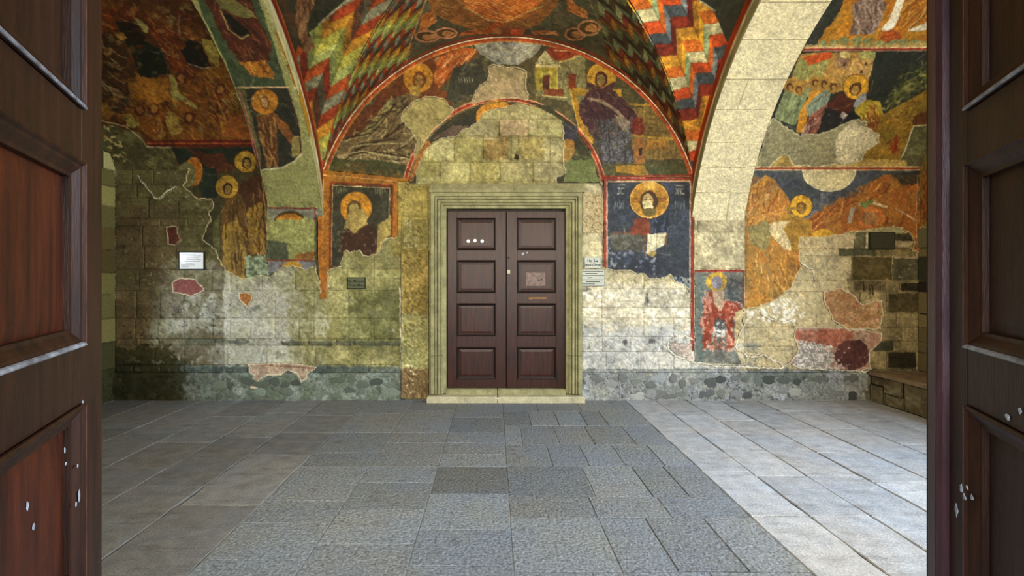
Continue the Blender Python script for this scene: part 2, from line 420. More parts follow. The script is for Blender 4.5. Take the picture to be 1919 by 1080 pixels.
# rubble socle
W.fill(rect(205, 686, 760, 762), '6c7468', 3); W.mottle(rect(205, 686, 760, 762), ['aeb8b0', '4c564c', '8fa09a', '5d6652'], .8)
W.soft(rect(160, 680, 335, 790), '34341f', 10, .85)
W.fill(rect(1085, 692, 1732, 762), '8c8f8e', 3); W.mottle(rect(1085, 692, 1660, 762), ['b9c1c9', '5d625f', 'a6a69c', '7c817a'], .8)
W.fill(rect(1620, 692, 1732, 762), '5f5438', 6, .8)
W.specks(rect(1085, 600, 1420, 762), '646a70', .24, .75); W.specks(rect(330, 560, 480, 762), '5d6568', .22, .7)
W.specks(rect(480, 686, 760, 762), '3f4a44', .2, .7); W.specks(rect(1085, 690, 1640, 762), '484b4a', .22, .8)
W.specks(rect(655, 520, 755, 700), '4a4c30', .12, .6)
for (a, b, c) in ((352, 402, 636), (405, 460, 637), (530, 565, 640), (580, 622, 641), (632, 660, 640), (665, 745, 641)):
    W.line([(a, c + 3), (b, c + 4)], '55594a', 9, .75, warp=2)
for (a, b) in ((345, 395), (400, 433), (438, 464), (575, 605), (610, 690)):
    W.line([(a, 692), (b, 693)], '4e5a55', 11, .8, warp=2)
W.line([(1388, 705), (1520, 707)], '646c66', 16, .85, warp=2.5); W.line([(1200, 655), (1420, 648)], '8a9092', 8, .5, warp=4)
W.specks(rect(1390, 560, 1510, 605), 'e6e2d6', .12, .8)
# dark blocks of the right bay
for r_, c_ in (((1596, 482, 1670, 525), '5c4f2a'), ((1672, 484, 1722, 525), '555038'), ((1573, 466, 1640, 480), '4d4c34'), ((1602, 436, 1622, 466), '55523a'),
               ((1688, 530, 1722, 546), '2c2416'), ((1664, 550, 1721, 586), '453b23'), ((1629, 640, 1673, 658), '3c3a2c'), ((1663, 660, 1716, 690), '2a2619'),
               ((1672, 438, 1712, 452), '3a3320'), ((1598, 528, 1660, 545), '6a5c3c'), ((1640, 462, 1715, 480), '7d6c42')):
    W.fill(rect(*r_), c_, 1.2, .92)
for x, y in ((1628, 552), (1634, 552), (1617, 546)): W.line([(x, y - 16), (x + 1, y)], '2a2216', 3, .9)
W.specks(rect(1672, 484, 1722, 525), 'a59f80', .16, .9)
# lunette masonry above the door
W.fill([(775, 345), (790, 290), (850, 250), (905, 200), (985, 190), (1060, 235), (1066, 345)], 'a19a63', 2)
W.mottle(rect(775, 190, 1070, 348), ['b5ad7c', '8c8550', 'a79c64'], .6)
W.fill(rect(906, 256, 955, 300), '8a6f3c', 3, .8); W.fill(rect(972, 258, 1028, 300), '8f7f48', 3, .8)
W.fill([(940, 208), (1052, 220), (1052, 250), (940, 250)], 'a89c74', 3, .7); W.fill(rect(805, 340, 1095, 362), '9c9258', 2)
W.fill([(968, 285), (975, 300), (962, 300)], '3a3018', 1)
# smooth mortar repairs in the tympanum
HA = [(754, 212), (770, 196), (790, 187), (797, 181), (812, 184), (832, 187), (840, 200), (850, 204), (842, 218), (815, 240), (795, 265), (782, 295), (776, 318), (778, 300), (782, 264), (770, 240), (756, 228)]
HB = [(886, 196), (892, 172), (900, 163), (914, 156), (918, 138), (916, 127), (926, 122), (946, 128), (974, 128), (985, 136), (984, 160), (987, 186), (960, 184), (915, 186)]
for x, y, c in ((800, 312, '8f8850'), (852, 320, 'a8a068'), (910, 322, '948a50'), (966, 320, 'ada26c'), (1030, 320, 'a0966a'), (826, 280, 'aea670'), (878, 280, '958c54'), (1046, 280, 'b0a674'), (900, 240, 'a99e70'), (962, 238, 'b39a70'), (1026, 240, '9c9460'), (965, 206, 'a49a68')):
    W.soft(rect(x - 24, y - 18, x + 24, y + 18), c, 3, .8, 5, 4)
for q in ([(802, 303), (1062, 303)], [(790, 256), (1062, 256)], [(851, 257), (852, 303)], [(904, 257), (904, 303)], [(957, 257), (958, 303)], [(971, 257), (971, 303)], [(1030, 257), (1029, 303)], [(824, 304), (823, 342)], [(880, 304), (880, 342)], [(936, 304), (935, 342)], [(998, 304), (998, 342)], [(990, 223), (988, 255)], [(935, 223), (936, 255)]):
    W.line(q, '6e6638', 1.6, .55, warp=2)
W.fill(HA, 'a1935a', 0, tex=.15); W.fill(HB, 'a49266', 0, tex=.2); W.mottle(HB, ['b5987a', '97855a'], .5)
for k in range(900):
    x, y = rnd.uniform(215, 1722), rnd.uniform(190, 748)
    W.line([(x, y), (x + rnd.uniform(-3, 3), y + rnd.uniform(-1.5, 1.5))], rnd.choice(['4a452e', '5c563c', '6b6248', 'cfc8a4', 'ddd8c0']), rnd.uniform(1, 2.6), rnd.uniform(.25, .6), warp=1)
for x, y, rx_, ry_ in ((1094, 612, 7, 6), (1104, 655, 4, 4), (1170, 640, 7, 5), (1222, 642, 8, 4), (1092, 715, 5, 4), (1112, 703, 4, 3), (1212, 560, 4, 12), (1546, 712, 5, 4), (440, 640, 10, 4), (1100, 545, 8, 4)):
    W.ell(x, y, rx_, ry_, '565650', .7, warp=3)
for k in range(46):
    x, y = rnd.uniform(240, 750), rnd.uniform(520, 740); W.ell(x, y, rnd.uniform(3, 14), rnd.uniform(2, 6), rnd.choice(['6e6f5a', 'c6c6b4', '7c7a60', '585a48']), rnd.uniform(.2, .5), warp=4)
for k in range(46):
    x, y = rnd.uniform(1092, 1620), rnd.uniform(550, 740); W.ell(x, y, rnd.uniform(3, 14), rnd.uniform(2, 6), rnd.choice(['8f8c82', 'e2dfd2', 'a89c84', '6e6e68']), rnd.uniform(.2, .45), warp=4)
W.specks(rect(1090, 545, 1300, 700), 'e8e6de', .26, .6); W.specks(rect(216, 380, 420, 700), '2e2a1c', .26, .6); W.specks(rect(216, 280, 420, 560), 'a09a6c', .27, .5)
W.age(.2)
BASE = W.c.copy()

# ------------------------------------------------------------------ back wall: paintings
G, DK, OR, RD, NV = 'c08a22', '2e2a1a', 'b0561a', '8c2412', '232a33'
ids = {}
# 1 tympanum scene
BIG = arc(951, 433, 363, 363, 162, 18, 60); SML = arc(945, 375, 187, 187, 0, 180, 40)
TY = BIG + [(1300, 333), (1128, 333)] + SML + [(762, 335), (602, 333)]
W.fill(TY, '4a4428', 0, pid=1); ids[1] = 'wall painting of a winged figure and a seated haloed figure'
W.mottle(TY, ['3a3a28', '5a4a28', '62572f'], .6)
# left figure (wing, halo, robe)
W.fill([(700, 190), (730, 150), (790, 110), (850, 95), (900, 96), (880, 120), (830, 160), (790, 190), (740, 230)], '6a3512')
W.fill([(820, 110), (860, 92), (905, 92), (880, 112), (845, 135), (820, 175), (812, 150)], 'a8521a')
W.folds([(815, 110), (900, 90), (850, 140), (815, 180)], ['d8843a', 'd8a860', '8a3a14', 'e0bc80'], 90, 130, (10, 32), (1, 2.4))
W.fill([(790, 110), (800, 150), (838, 175), (850, 200), (800, 182), (770, 150)], '6e3a16'); W.fill([(850, 130), (900, 110), (912, 150), (885, 180), (850, 195), (835, 185)], '39382a')
W.fill([(625, 290), (640, 255), (700, 205), (760, 175), (790, 185), (755, 210), (755, 230), (780, 262), (778, 310), (740, 312), (640, 300)], '6b5834')
W.fill([(640, 255), (690, 200), (735, 178), (732, 200), (700, 235), (665, 262)], '6a3414'); W.fill([(665, 262), (700, 225), (735, 180), (738, 195), (715, 232), (690, 255)], '8c8048')
W.folds([(628, 290), (650, 255), (760, 175), (782, 262), (778, 312), (640, 302)], ['33240f', '4a3418', '9a8a58', '3a2812', 'a89a68'], 120, -35, (14, 46), (1, 3), 1.0)
W.folds([(628, 290), (780, 275), (778, 308), (640, 302)], ['a09460', '4a3a1c', 'b0a678'], 50, 5, (12, 30), (1, 2.2), 1.4)
W.folds([(750, 190), (800, 185), (800, 235), (755, 230)], ['2c2a24', '8a8060', '5a5040'], 18, 60, (10, 26))
W.line([(665, 282), (720, 262), (757, 232)], '2e1c0c', 3.5); W.line([(640, 262), (700, 250), (735, 205)], '3a2410', 2.5)
W.fill([(604, 333), (620, 300), (700, 300), (765, 310), (770, 335)], '3c4020', pid=1); W.mottle([(604, 333), (620, 300), (765, 310), (770, 335)], ['55582a', '2c3018', '6a4a22'], .7)
W.head(784, 147, 28, 'b87a1c', '6a3a10', '96682c', 2, 4); W.fill([(770, 160), (790, 165), (785, 182), (768, 178)], '9c7c30')
for x in range(6): W.line([(860 + x * 5, 146 + (x % 2) * 3), (861 + x * 5, 156)], 'a09a7a', 1.4, .7)
# rays disc at the top
for k, (r, c) in enumerate(((64, '8f907c'), (54, 'a3a189'), (44, '8e8f80'), (34, 'a8a58c'), (24, '85867a'), (14, '3c3d38'))):
    W.ell(952, 72, r, r * .8, c, warp=1.5)
W.folds([(892, 74), (1015, 74), (990, 110), (952, 124), (910, 108)], ['b8b7a4', '77786e', '9a9c98'], 50, 20, (10, 24), (1, 2), 1.2)
# pale building
W.fill([(1002, 130), (1022, 98), (1048, 118), (1095, 100), (1098, 180), (1150, 200), (1125, 235), (1060, 190), (1005, 180)], '7d7546')
W.fill([(1022, 96), (1040, 82), (1098, 92), (1098, 100), (1050, 116), (1038, 112)], '8c2f12'); W.folds([(1022, 96), (1040, 82), (1098, 92), (1050, 116)], ['a8401a', '6a200c'], 20, -30, (8, 20))
W.fill([(1003, 120), (1020, 97), (1037, 118)], 'aaa06c'); W.fill(rect(1004, 122, 1050, 128), 'c0b070', .5)
W.fill(rect(1004, 128, 1044, 170), '9c8a2a', .8); W.fill(rect(1013, 136, 1033, 172), 'a89a3e', .5); W.fill(rect(1017, 142, 1030, 170), '5c2a16', .5)
W.line([(1044, 128), (1044, 170)], 'c8b458', 1.6); W.line([(1050, 118), (1098, 102)], 'b8a45c', 4); W.folds(rect(1046, 120, 1096, 178), ['b4a878', '5a5434', '8e8656'], 30, 88, (10, 30), (1, 1.8), .1)
W.fill(rect(1064, 140, 1080, 168), '7a3414'); W.fill(rect(1018, 168, 1056, 180), '7a3a1a'); W.line([(1016, 180), (1062, 184)], 'c0b070', 2)
# throne and seated figure
W.fill([(1068, 170), (1078, 168), (1092, 228), (1112, 262), (1104, 280), (1090, 255)], 'b07d20'); W.fill(rect(1070, 168, 1165, 180), 'a8801e'); W.line([(1068, 168), (1084, 240), (1110, 268)], 'd8a838', 2.5)
W.fill([(1170, 205), (1215, 200), (1265, 235), (1282, 300), (1190, 300), (1180, 250)], '7c6430'); W.folds([(1170, 205), (1215, 200), (1265, 235), (1282, 300), (1190, 300)], ['a88c40', '5a4420', '98742c'], 50, 86, (12, 40), (1, 2.2), .2)
W.line([(1176, 196), (1245, 200)], 'a8842c', 4); W.line([(1190, 255), (1268, 262)], 'b08c30', 3); W.fill(rect(1186, 258, 1208, 308), '96622a'); W.fill(rect(1196, 280, 1202, 292), '2c1c10'); W.fill(rect(1210, 262, 1248, 282), 'a0702a')
W.fill([(1090, 190), (1104, 168), (1140, 160), (1160, 180), (1185, 205), (1204, 235), (1190, 250), (1182, 250), (1188, 305), (1125, 308), (1115, 262), (1088, 225), (1084, 205)], '45272a')
W.fill([(1118, 225), (1180, 225), (1186, 305), (1130, 308), (1118, 270)], '46453e'); W.specks([(1118, 225), (1180, 225), (1190, 308), (1130, 308)], '7a7888', .02, .7); W.specks([(1118, 225), (1180, 225), (1190, 308), (1130, 308)], '282824', .12, .7)
W.folds([(1090, 190), (1140, 160), (1204, 235), (1182, 250), (1118, 262), (1088, 225)], ['6a4a4c', '2c1618', '5c3a38', '7a5c50'], 55, 45, (12, 36), (1, 3), .9)
W.line([(1103, 186), (1125, 190), (1150, 205), (1178, 232)], '9a866a', 6, .8); W.fill([(1150, 215), (1178, 230), (1178, 250), (1165, 245)], '8c7c6a'); W.ell(1196, 238, 12, 17, '74221a')
W.head(1127, 146, 27, 'c08e24', '4a2012', '8a6e34', -1, 4); W.line([(1104, 160), (1127, 172), (1148, 160)], '45272a', 9)
W.fill([(1152, 312), (1206, 309), (1216, 326), (1158, 328)], 'bf861e'); W.line([(1158, 330), (1216, 328)], 'd8a83a', 2)
W.fill([(1216, 312), (1298, 300), (1300, 333), (1130, 333), (1130, 320), (1214, 330)], '4a4c28'); W.mottle([(1100, 312), (1298, 300), (1300, 333), (1130, 333)], ['5f6032', '3a3c20'], .6)
# extra drawing
for q in ([(1095, 205), (1100, 190), (1112, 178)], [(1128, 195), (1135, 215), (1130, 250)], [(1150, 180), (1170, 200), (1188, 212)], [(1100, 230), (1112, 250), (1122, 262)], [(1165, 250), (1172, 280), (1170, 305)], [(1140, 240), (1142, 300)]):
    W.line(q, '1e1416', 1.8, .8)
for y in (212, 222, 232, 244): W.line([(1192, y), (1262, y + 6)], '5a4420', 1.4, .7)
for x in range(1196, 1262, 9): W.line([(x, 205), (x + 2, 250)], 'a08844', 1.2, .6)
for x in range(1216, 1262, 8): W.line([(x, 268), (x + 1, 296)], '54401e', 1.2, .6)
W.line([(1038, 96), (1098, 98)], 'd0b880', 1.6); W.line([(1004, 120), (1021, 97), (1038, 119), (1004, 121)], 'd4c88c', 1.5)
for q in ([(650, 262), (700, 238), (742, 196)], [(660, 290), (705, 285), (770, 296)], [(648, 300), (690, 268), (740, 262)], [(745, 215), (760, 200), (782, 196)], [(752, 222), (770, 210), (790, 215)]): W.line(q, '241708', 2.4, .85)
W.line([(640, 292), (680, 284), (720, 292), (776, 300)], 'b4a870', 2); W.line([(660, 276), (700, 270), (756, 270)], 'a89c64', 2)
for k in range(500):
    x, y = rnd.uniform(620, 1285), rnd.uniform(85, 325)
    if W.id[int(y) - W.y0, int(x) - W.x0] == 1: W.ell(x, y, rnd.uniform(1.5, 5), rnd.uniform(1.5, 4), rnd.choice(['7a7048', '241f14', '6a4a24', '8f8458', '33321f']), .4, warp=2, n=8)
# bands
W.line(arc(951, 433, 359, 359, 163, 17, 70), 'b34c1c', 9, warp=.3, pid=1); W.line(arc(951, 433, 361, 361, 163, 17, 70), '8c2c12', 4, warp=.3)
W.line(arc(951, 433, 362.5, 362.5, 163, 17, 70), 'e8cfa0', 2.6, warp=.3, pid=1); W.line(arc(951, 433, 354, 354, 163, 75, 40), 'd49a40', 1.6, warp=.4)
W.line(arc(945, 375, 188, 188, 12, 168, 50), '93301a', 9, warp=.4, pid=1); W.line(arc(945, 375, 192, 192, 12, 168, 50), 'd8a070', 1.6, warp=.4); W.line(arc(945, 375, 185, 185, 12, 168, 50), 'd09058', 1.6, warp=.4)
W.line([(602, 334), (764, 338)], 'a86a1c', 6, warp=.4, pid=1); W.line([(1130, 332), (1298, 330)], '93301a', 4, pid=1); W.line([(1130, 335), (1298, 333)], 'e0b488', 1.6)
# 2 lunette painting
LU = arc(945, 375, 182, 182, 0, 180, 40)
W.fill(LU + [(764, 345), (1126, 345)], '37331f', 0, pid=2); ids[2] = 'fragment of wall painting round the bare masonry above the door'
W.fill([(800, 290), (830, 245), (880, 215), (905, 205), (930, 200), (900, 225), (850, 250), (805, 265)], '2c2c20'); W.fill([(810, 262), (850, 236), (880, 236), (850, 255)], '5d4a3c')
W.ell(930, 222, 38, 34, 'b87a1e'); W.ell(935, 224, 24, 22, '6b3a14'); W.fill([(985, 190), (1030, 200), (1075, 235), (1105, 280), (1120, 330), (1060, 335), (1058, 230)], '36351f')
W.fill([(1056, 232), (1080, 238), (1084, 262), (1060, 262)], '3b3540'); W.fill([(1056, 262), (1075, 262), (1078, 285), (1062, 308), (1056, 305)], 'a8742a'); W.fill([(1058, 300), (1110, 300), (1122, 342), (1058, 342)], '68703c'); W.mottle([(1058, 262), (1110, 300), (1122, 342), (1058, 342)], ['7c8048', '4a5028'], .6)
W.line([(770, 335), (785, 300), (803, 270)], '8f5a22', 9, warp=1.5)
EX = [(782, 345), (781, 322), (792, 300), (800, 283), (812, 268), (835, 260), (852, 258), (872, 244), (890, 234), (902, 224), (904, 216), (920, 210), (945, 202), (968, 197), (988, 197), (1005, 201), (1022, 212), (1040, 216), (1050, 224), (1053, 236), (1053, 262), (1056, 285), (1055, 305), (1059, 322), (1052, 330), (1040, 332), (1042, 345)]
# 3 right icon panel
W.fill([(1130, 334), (1300, 334), (1300, 560), (1130, 560)], '2e333d', .3, pid=3); ids[3] = 'dark blue painted panel of a haloed figure with an open book'
W.mottle(rect(1138, 345, 1292, 540), ['3c4558', '22252c', '4c5568', '3a4044'], .6); W.specks(rect(1138, 440, 1292, 540), '6f7b96', .1, .7); W.specks(rect(1138, 430, 1292, 540), '8a8a6a', .2, .6); W.specks(rect(1230, 410, 1292, 520), '1c2028', .1, .7)
W.fill([(1140, 436), (1215, 440), (1210, 470), (1145, 470)], '55503a', 3, .7)
W.fill([(1180, 430), (1190, 412), (1210, 405), (1218, 440), (1205, 442), (1182, 440)], '7a3a1a', 2); W.mottle([(1180, 430), (1190, 412), (1215, 405), (1220, 440), (1182, 440)], ['a8742a', '5c1c14'], .8)
W.fill([(1220, 405), (1252, 400), (1256, 438), (1222, 440)], '262c3a', 2); W.folds([(1220, 400), (1256, 400), (1256, 440), (1222, 440)], ['55607a', '181c28'], 16, 80, (10, 28))
W.ell(1216, 375, 38, 36, '40200e', warp=.3); W.ell(1216, 375, 36.5, 34.5, 'e0b45c', warp=.2); W.ell(1216, 375, 35, 33, 'b98224', warp=.3)
for a in ((1186, 378, 1200, 378), (1232, 378, 1247, 378)):
    for k in range(-4, 5, 2): W.line([(a[0], 375 + k), (a[2], 375 + k)], '6a3a12', 1.2, .8)
W.fill(rect(1206, 343, 1226, 356), 'd0a040', .5)
W.ell(1215, 378, 17, 21, '4a3014'); W.ell(1213, 378, 10.5, 15, 'b89c5c'); W.ell(1213, 384, 9, 10, 'd8c890', warp=2); W.ell(1216, 398, 14, 8, '6a5a2a'); W.line([(1208, 374), (1211, 374)], '3a200c', 1.6); W.line([(1217, 374), (1220, 374)], '3a200c', 1.6)
W.fill([(1213, 440), (1232, 438), (1248, 436), (1246, 458), (1228, 468), (1220, 478), (1211, 474)], 'cfc7a2', .8); W.line([(1231, 438), (1229, 466)], '96875c', 1.5); W.line([(1209, 442), (1207, 478)], '7a4a20', 2.5); W.line([(1249, 437), (1248, 458)], '8a5a24', 2.5); W.ell(1222, 476, 7, 5, 'b8a04c')
def glyph(x, y, s, wd=1.5, c='b9b9a8'):
    for seg in s: W.line([(x + a, y + b) for a, b in seg], c, wd, .85, warp=.3)
Gi = [[(0, 0), (0, 11)], [(-2, 0), (2, 0)], [(-2, 11), (2, 11)]]; Gc = [[(6, 1), (2, 0), (0, 3), (0, 8), (2, 11), (6, 10)]]; Gx = [[(0, 0), (6, 11)], [(6, 0), (0, 11)]]
glyph(1159, 353, Gi); glyph(1163, 353, Gc); glyph(1265, 354, Gx); glyph(1274, 354, Gc)
W.line([(1157, 348), (1170, 347)], 'b9b9a8', 1.3, .8); W.line([(1266, 349), (1280, 348)], 'b9b9a8', 1.3, .8)
for x0 in (1152, 1265):
    for k in range(5): W.line([(x0 + k * 4, 378 + (k % 2) * 2), (x0 + k * 4 + (k % 3) - 1, 392 - (k % 2) * 3)], '8f9688', 1.6, .7)
W.line([(1148, 436), (1214, 438)], '80382c', 2, .8)
W.line([(1134, 336), (1134, 500)], '93301e', 5, warp=.6); W.line([(1137, 342), (1137, 506)], 'dcc49c', 1.6); W.line([(1131, 336), (1296, 336)], '93301e', 4); W.line([(1137, 341), (1292, 340)], 'caa070', 2.5)
W.line([(1297, 330), (1297, 655)], '8a2c1c', 6.5, warp=.7, pid=3); W.line([(1292.5, 340), (1292, 640)], 'dcc8a4', 1.6, warp=.6); W.line([(1301, 330), (1301, 560)], 'd8c090', 1.4)
EX3 = [(1120, 560), (1122, 502), (1140, 505), (1158, 510), (1166, 506), (1180, 509), (1192, 514), (1210, 516), (1220, 524), (1236, 523), (1250, 520), (1256, 515), (1262, 530), (1276, 532), (1288, 541), (1290, 562)]
# 4 left icon panel
W.fill([(600, 318), (745, 334), (747, 460), (740, 560), (600, 560)], 'a0651c', .3, pid=4); ids[4] = 'painted panel of a haloed figure in an ochre frame'
W.mottle(rect(600, 320, 750, 560), ['b87c24', '8c4c14'], .5)
W.fill([(621, 344), (736, 350), (735, 560), (620, 560)], '34321f', .4); W.mottle(rect(624, 348, 734, 500), ['42402a', '24251a', '4c4a3c'], .6)
W.fill([(655, 425), (700, 420), (712, 440), (706, 480), (640, 480), (640, 440)], '3f2414', 3); W.specks(rect(624, 430, 720, 510), '6a5a44', .12, .7)
W.line([(620, 343), (736, 349), (734, 452)], '7a3010', 4, warp=.5); W.line([(624, 348), (731, 353), (729, 420)], 'd8b070', 1.3); W.line([(620, 343), (619, 540)], '7a3010', 4, warp=.5); W.line([(624, 346), (622, 500)], 'c8a060', 1.3)
W.line([(607, 338), (604, 540)], 'd8943a', 1.6); W.line([(604, 328), (742, 340)], 'd8a050', 1.4); W.line([(601, 320), (602, 520)], '93301a', 4)
W.head(668, 390, 29, 'bb7d1c', '5e4420', 'a08c4c', -4, 2, ring='8a5a1c'); W.fill([(664, 392), (680, 392), (690, 402), (688, 420), (668, 436), (648, 430), (650, 410)], 'a08a48', 2)
for x0 in (632, 704):
    for k in range(6): W.line([(x0 + k * 3.4, 352 + (k % 2) * 3), (x0 + k * 3.4 + (k % 3) - 1, 364 - (k % 3) * 2)], '9c9a70', 1.4, .7)
W.fill([(710, 420), (728, 410), (733, 402), (733, 440), (722, 452), (715, 472), (706, 475), (708, 440)], 'a38e48', .8)
EX4 = [(615, 562), (616, 508), (632, 502), (641, 500), (643, 484), (650, 470), (657, 474), (668, 473), (674, 470), (680, 478), (692, 482), (704, 479), (710, 474), (716, 462), (724, 449), (732, 448), (738, 450), (747, 446), (756, 440), (756, 562)]
# 5 left bay, lower register
W.fill([(205, 200), (606, 200), (602, 548), (205, 548)], '3d3a22', 0, pid=5); ids[5] = 'painting of two haloed standing figures in the left bay'
W.mottle(rect(320, 275, 500, 520), ['4a4426', '2f2c1c', '5a4a26'], .6)
W.fill([(330, 280), (480, 276), (482, 300), (440, 310), (400, 330), (345, 290)], '20291f'); W.fill([(350, 280), (420, 290), (440, 320), (400, 330), (370, 300)], '5a2a16', 3, .8)
W.fill([(372, 300), (405, 300), (410, 370), (385, 372), (370, 350)], '1f2a20'); W.ell(362, 322, 19, 28, 'a8641c'); W.ell(352, 328, 16, 24, '6f6a40')
W.fill([(205, 320), (260, 330), (310, 350), (330, 372), (300, 372), (240, 350)], '5a2a1a', 3); W.fill([(308, 345), (320, 342), (318, 368), (306, 366)], 'a0601c'); W.fill(rect(320, 352, 345, 366), '1e2e34')
W.fill([(445, 350), (485, 325), (492, 340), (500, 480), (470, 478), (465, 420)], '4a2c18'); W.fill([(466, 390), (492, 380), (498, 478), (464, 476)], '8c6a26', 2)
W.fill([(415, 395), (432, 355), (455, 365), (466, 400), (465, 520), (415, 520)], '5f4420'); W.fill([(420, 420), (445, 415), (462, 470), (460, 524), (415, 524)], '93752e', 2)
W.folds([(412, 395), (500, 330), (500, 480), (462, 524), (412, 524)], ['b49644', '3a2410', '7a5a24', '4c2c18'], 90, 88, (16, 60), (1, 2.8), .3)
W.head(463, 303, 21, 'a8832a', '3a2410', '8a7034', 2, 2); W.head(427, 351, 21, 'a8832a', '3a1c10', '93783a', 1, 3)
W.fill([(400, 425), (412, 400), (414, 500), (402, 470)], '55552f'); W.fill([(462, 480), (500, 480), (506, 520), (462, 524)], '6d7a5a', 2); W.specks(rect(462, 478, 506, 524), '98a888', .06, .8)
W.line([(270, 272), (606, 272)], '8c3a1a', 5); W.line([(472, 200), (482, 272), (492, 330), (499, 400), (505, 500)], 'd0a070', 1.8); W.line([(474, 200), (484, 272), (494, 330), (501, 400), (507, 500)], '6a2a18', 3)
EX5 = [(205, 200), (262, 250), (275, 270), (322, 276), (330, 300), (342, 305), (356, 318), (350, 335), (342, 350), (356, 360), (372, 376), (398, 374), (400, 388), (392, 400), (398, 415), (385, 430), (380, 450), (404, 470), (420, 505), (444, 520), (462, 526), (490, 518), (508, 520), (520, 508), (535, 502), (560, 500), (575, 508), (590, 500), (596, 520), (602, 552), (205, 552)]
# strip below the left arch soffit (plaster with framed fragments)
W.fill([(500, 385), (592, 385), (592, 512), (505, 512)], '8f8f52', 0, pid=6); ids[6] = 'framed painted fragments below the left arch'
W.mottle([(500, 385), (592, 385), (592, 512), (505, 512)], ['a3a060', '7e8050'], .5)
W.fill([(506, 389), (588, 389), (588, 414), (574, 408), (560, 414), (540, 412), (508, 414)], '7c7c6a'); W.ell(544, 412, 28, 18, '4a3a1a'); W.ell(543, 414, 24, 16, 'ad701e')
W.fill([(505, 414), (540, 411), (560, 414), (574, 408), (590, 414), (590, 485), (505, 488)], '8d8f52'); W.fill([(502, 450), (540, 455), (540, 488), (505, 486)], '4c523a', 2)
W.fill([(552, 480), (560, 474), (590, 472), (590, 486), (552, 488)], '8a5a24'); W.fill([(505, 490), (592, 490), (592, 512), (505, 512)], '6f6e72'); W.ell(548, 502, 20, 12, 'b98a26')
for q in ([(503, 388), (590, 389)], [(589, 389), (590, 412)], [(502, 488), (590, 489)]): W.line(q, '7d3428', 3)
W.line([(601, 320), (601, 480), (606, 546)], 'a8641c', 9, warp=.6, pid=4)
# 7 right bay lower register
W.fill([(1398, 300), (1735, 300), (1735, 600), (1398, 600)], 'a8661c', 0, pid=7); ids[7] = 'orange painted landscape with haloed figures in the right bay'
W.fill([(1404, 319), (1722, 319), (1722, 400), (1640, 395), (1560, 405), (1500, 410), (1440, 345)], '414650'); W.mottle(rect(1404, 319, 1722, 410), ['565e6c', '2c3034', '66686a', '3a4238'], .7)
W.fill([(1500, 400), (1530, 395), (1560, 408), (1545, 425), (1515, 420)], '6c6c78', 3)
W.fill([(1402, 352), (1415, 345), (1432, 330), (1446, 334), (1458, 350), (1478, 372), (1480, 395), (1470, 440), (1490, 470), (1490, 540), (1440, 572), (1398, 578), (1400, 400)], 'b27c2c')
W.mottle([(1402, 352), (1432, 330), (1478, 372), (1490, 540), (1398, 578)], ['c98a2c', '9c5414', '8a7a44', 'b0742a'], .6)
W.folds([(1402, 352), (1432, 330), (1480, 375), (1475, 420), (1402, 430)], ['e0a850', '8c4210', 'd89038', 'caa878'], 90, 118, (12, 36), (1, 2.6), .6)
W.folds([(1400, 440), (1500, 450), (1495, 540), (1402, 576)], ['d89a38', '9c5c18', 'e0b060', '8a7040'], 80, 75, (12, 36), (1, 2.8), .6)
W.fill([(1400, 425), (1435, 415), (1445, 440), (1430, 470), (1404, 455)], '84804e', 3, .8)
W.fill([(1520, 405), (1560, 385), (1572, 370), (1585, 378), (1615, 360), (1650, 330), (1668, 328), (1674, 350), (1715, 330), (1722, 470), (1690, 440), (1500, 447), (1505, 420)], 'a2682a')
W.mottle([(1520, 405), (1572, 370), (1650, 330), (1722, 330), (1722, 470), (1500, 447)], ['bc802e', '7c3c14', '94581e'], .7)
W.folds([(1520, 405), (1650, 332), (1674, 350), (1640, 400), (1560, 440), (1510, 440)], ['e0a04a', '7a300c', 'd08030'], 90, -50, (14, 44), (1, 2.6), .6)
W.folds([(1674, 350), (1722, 330), (1722, 440), (1640, 430)], ['8c4a1c', '5a240c', 'a86428'], 40, -50, (14, 40), (1, 2.4), .5)
W.fill([(1672, 325), (1722, 322), (1722, 345), (1690, 350)], '2e2c20', 3, .8)
W.ell(1630, 408, 26, 20, 'b8682a'); W.ell(1628, 410, 16, 14, '96683a'); W.line([(1608, 385), (1632, 380), (1658, 388)], 'c0ae80', 5); W.line([(1596, 392), (1590, 415)], 'a8a8a8', 7, .8); W.line([(1677, 392), (1716, 414)], 'c8946a', 4)
W.fill([(1610, 380), (1640, 374), (1618, 392)], '6a7a3c', 2)
W.head(1500, 387, 20.5, 'd8a220', '6a4414', '8a6a2a', 0, 3); W.line([(1471, 392), (1490, 390)], 'a07c30', 5); W.fill([(1462, 400), (1490, 405), (1520, 415), (1520, 440), (1500, 446), (1490, 480), (1475, 450), (1455, 420)], 'a87c26', 2)
W.fill([(1441, 420), (1465, 414), (1478, 416), (1466, 430), (1480, 455), (1480, 470), (1468, 468), (1448, 446), (1440, 434)], 'd8c088', .8)
W.ell(1540, 446, 22, 17, 'd09a24'); W.ell(1598, 440, 14, 14, 'a0602a'); W.ell(1598, 442, 7, 9, '6a3a1c')
W.ell(1552, 318, 50, 41, 'c6b98a', warp=.8, tex=.15); W.line(arc(1552, 318, 50, 41, 180, 360, 30), 'ddd0a4', 2)
for k in range(5): W.line([(1537 + k * 3, 362), (1538 + k * 3, 385)], '9c9ca4', 1.1, .7)
W.line([(1402, 316.5), (1724, 316.5)], 'a03a1c', 3.4, warp=.3); W.line([(1402, 319.5), (1724, 319.5)], 'e8c898', 1.5, warp=.3); W.line([(1718, 330), (1714, 400), (1716, 470)], 'c89058', 1.4)
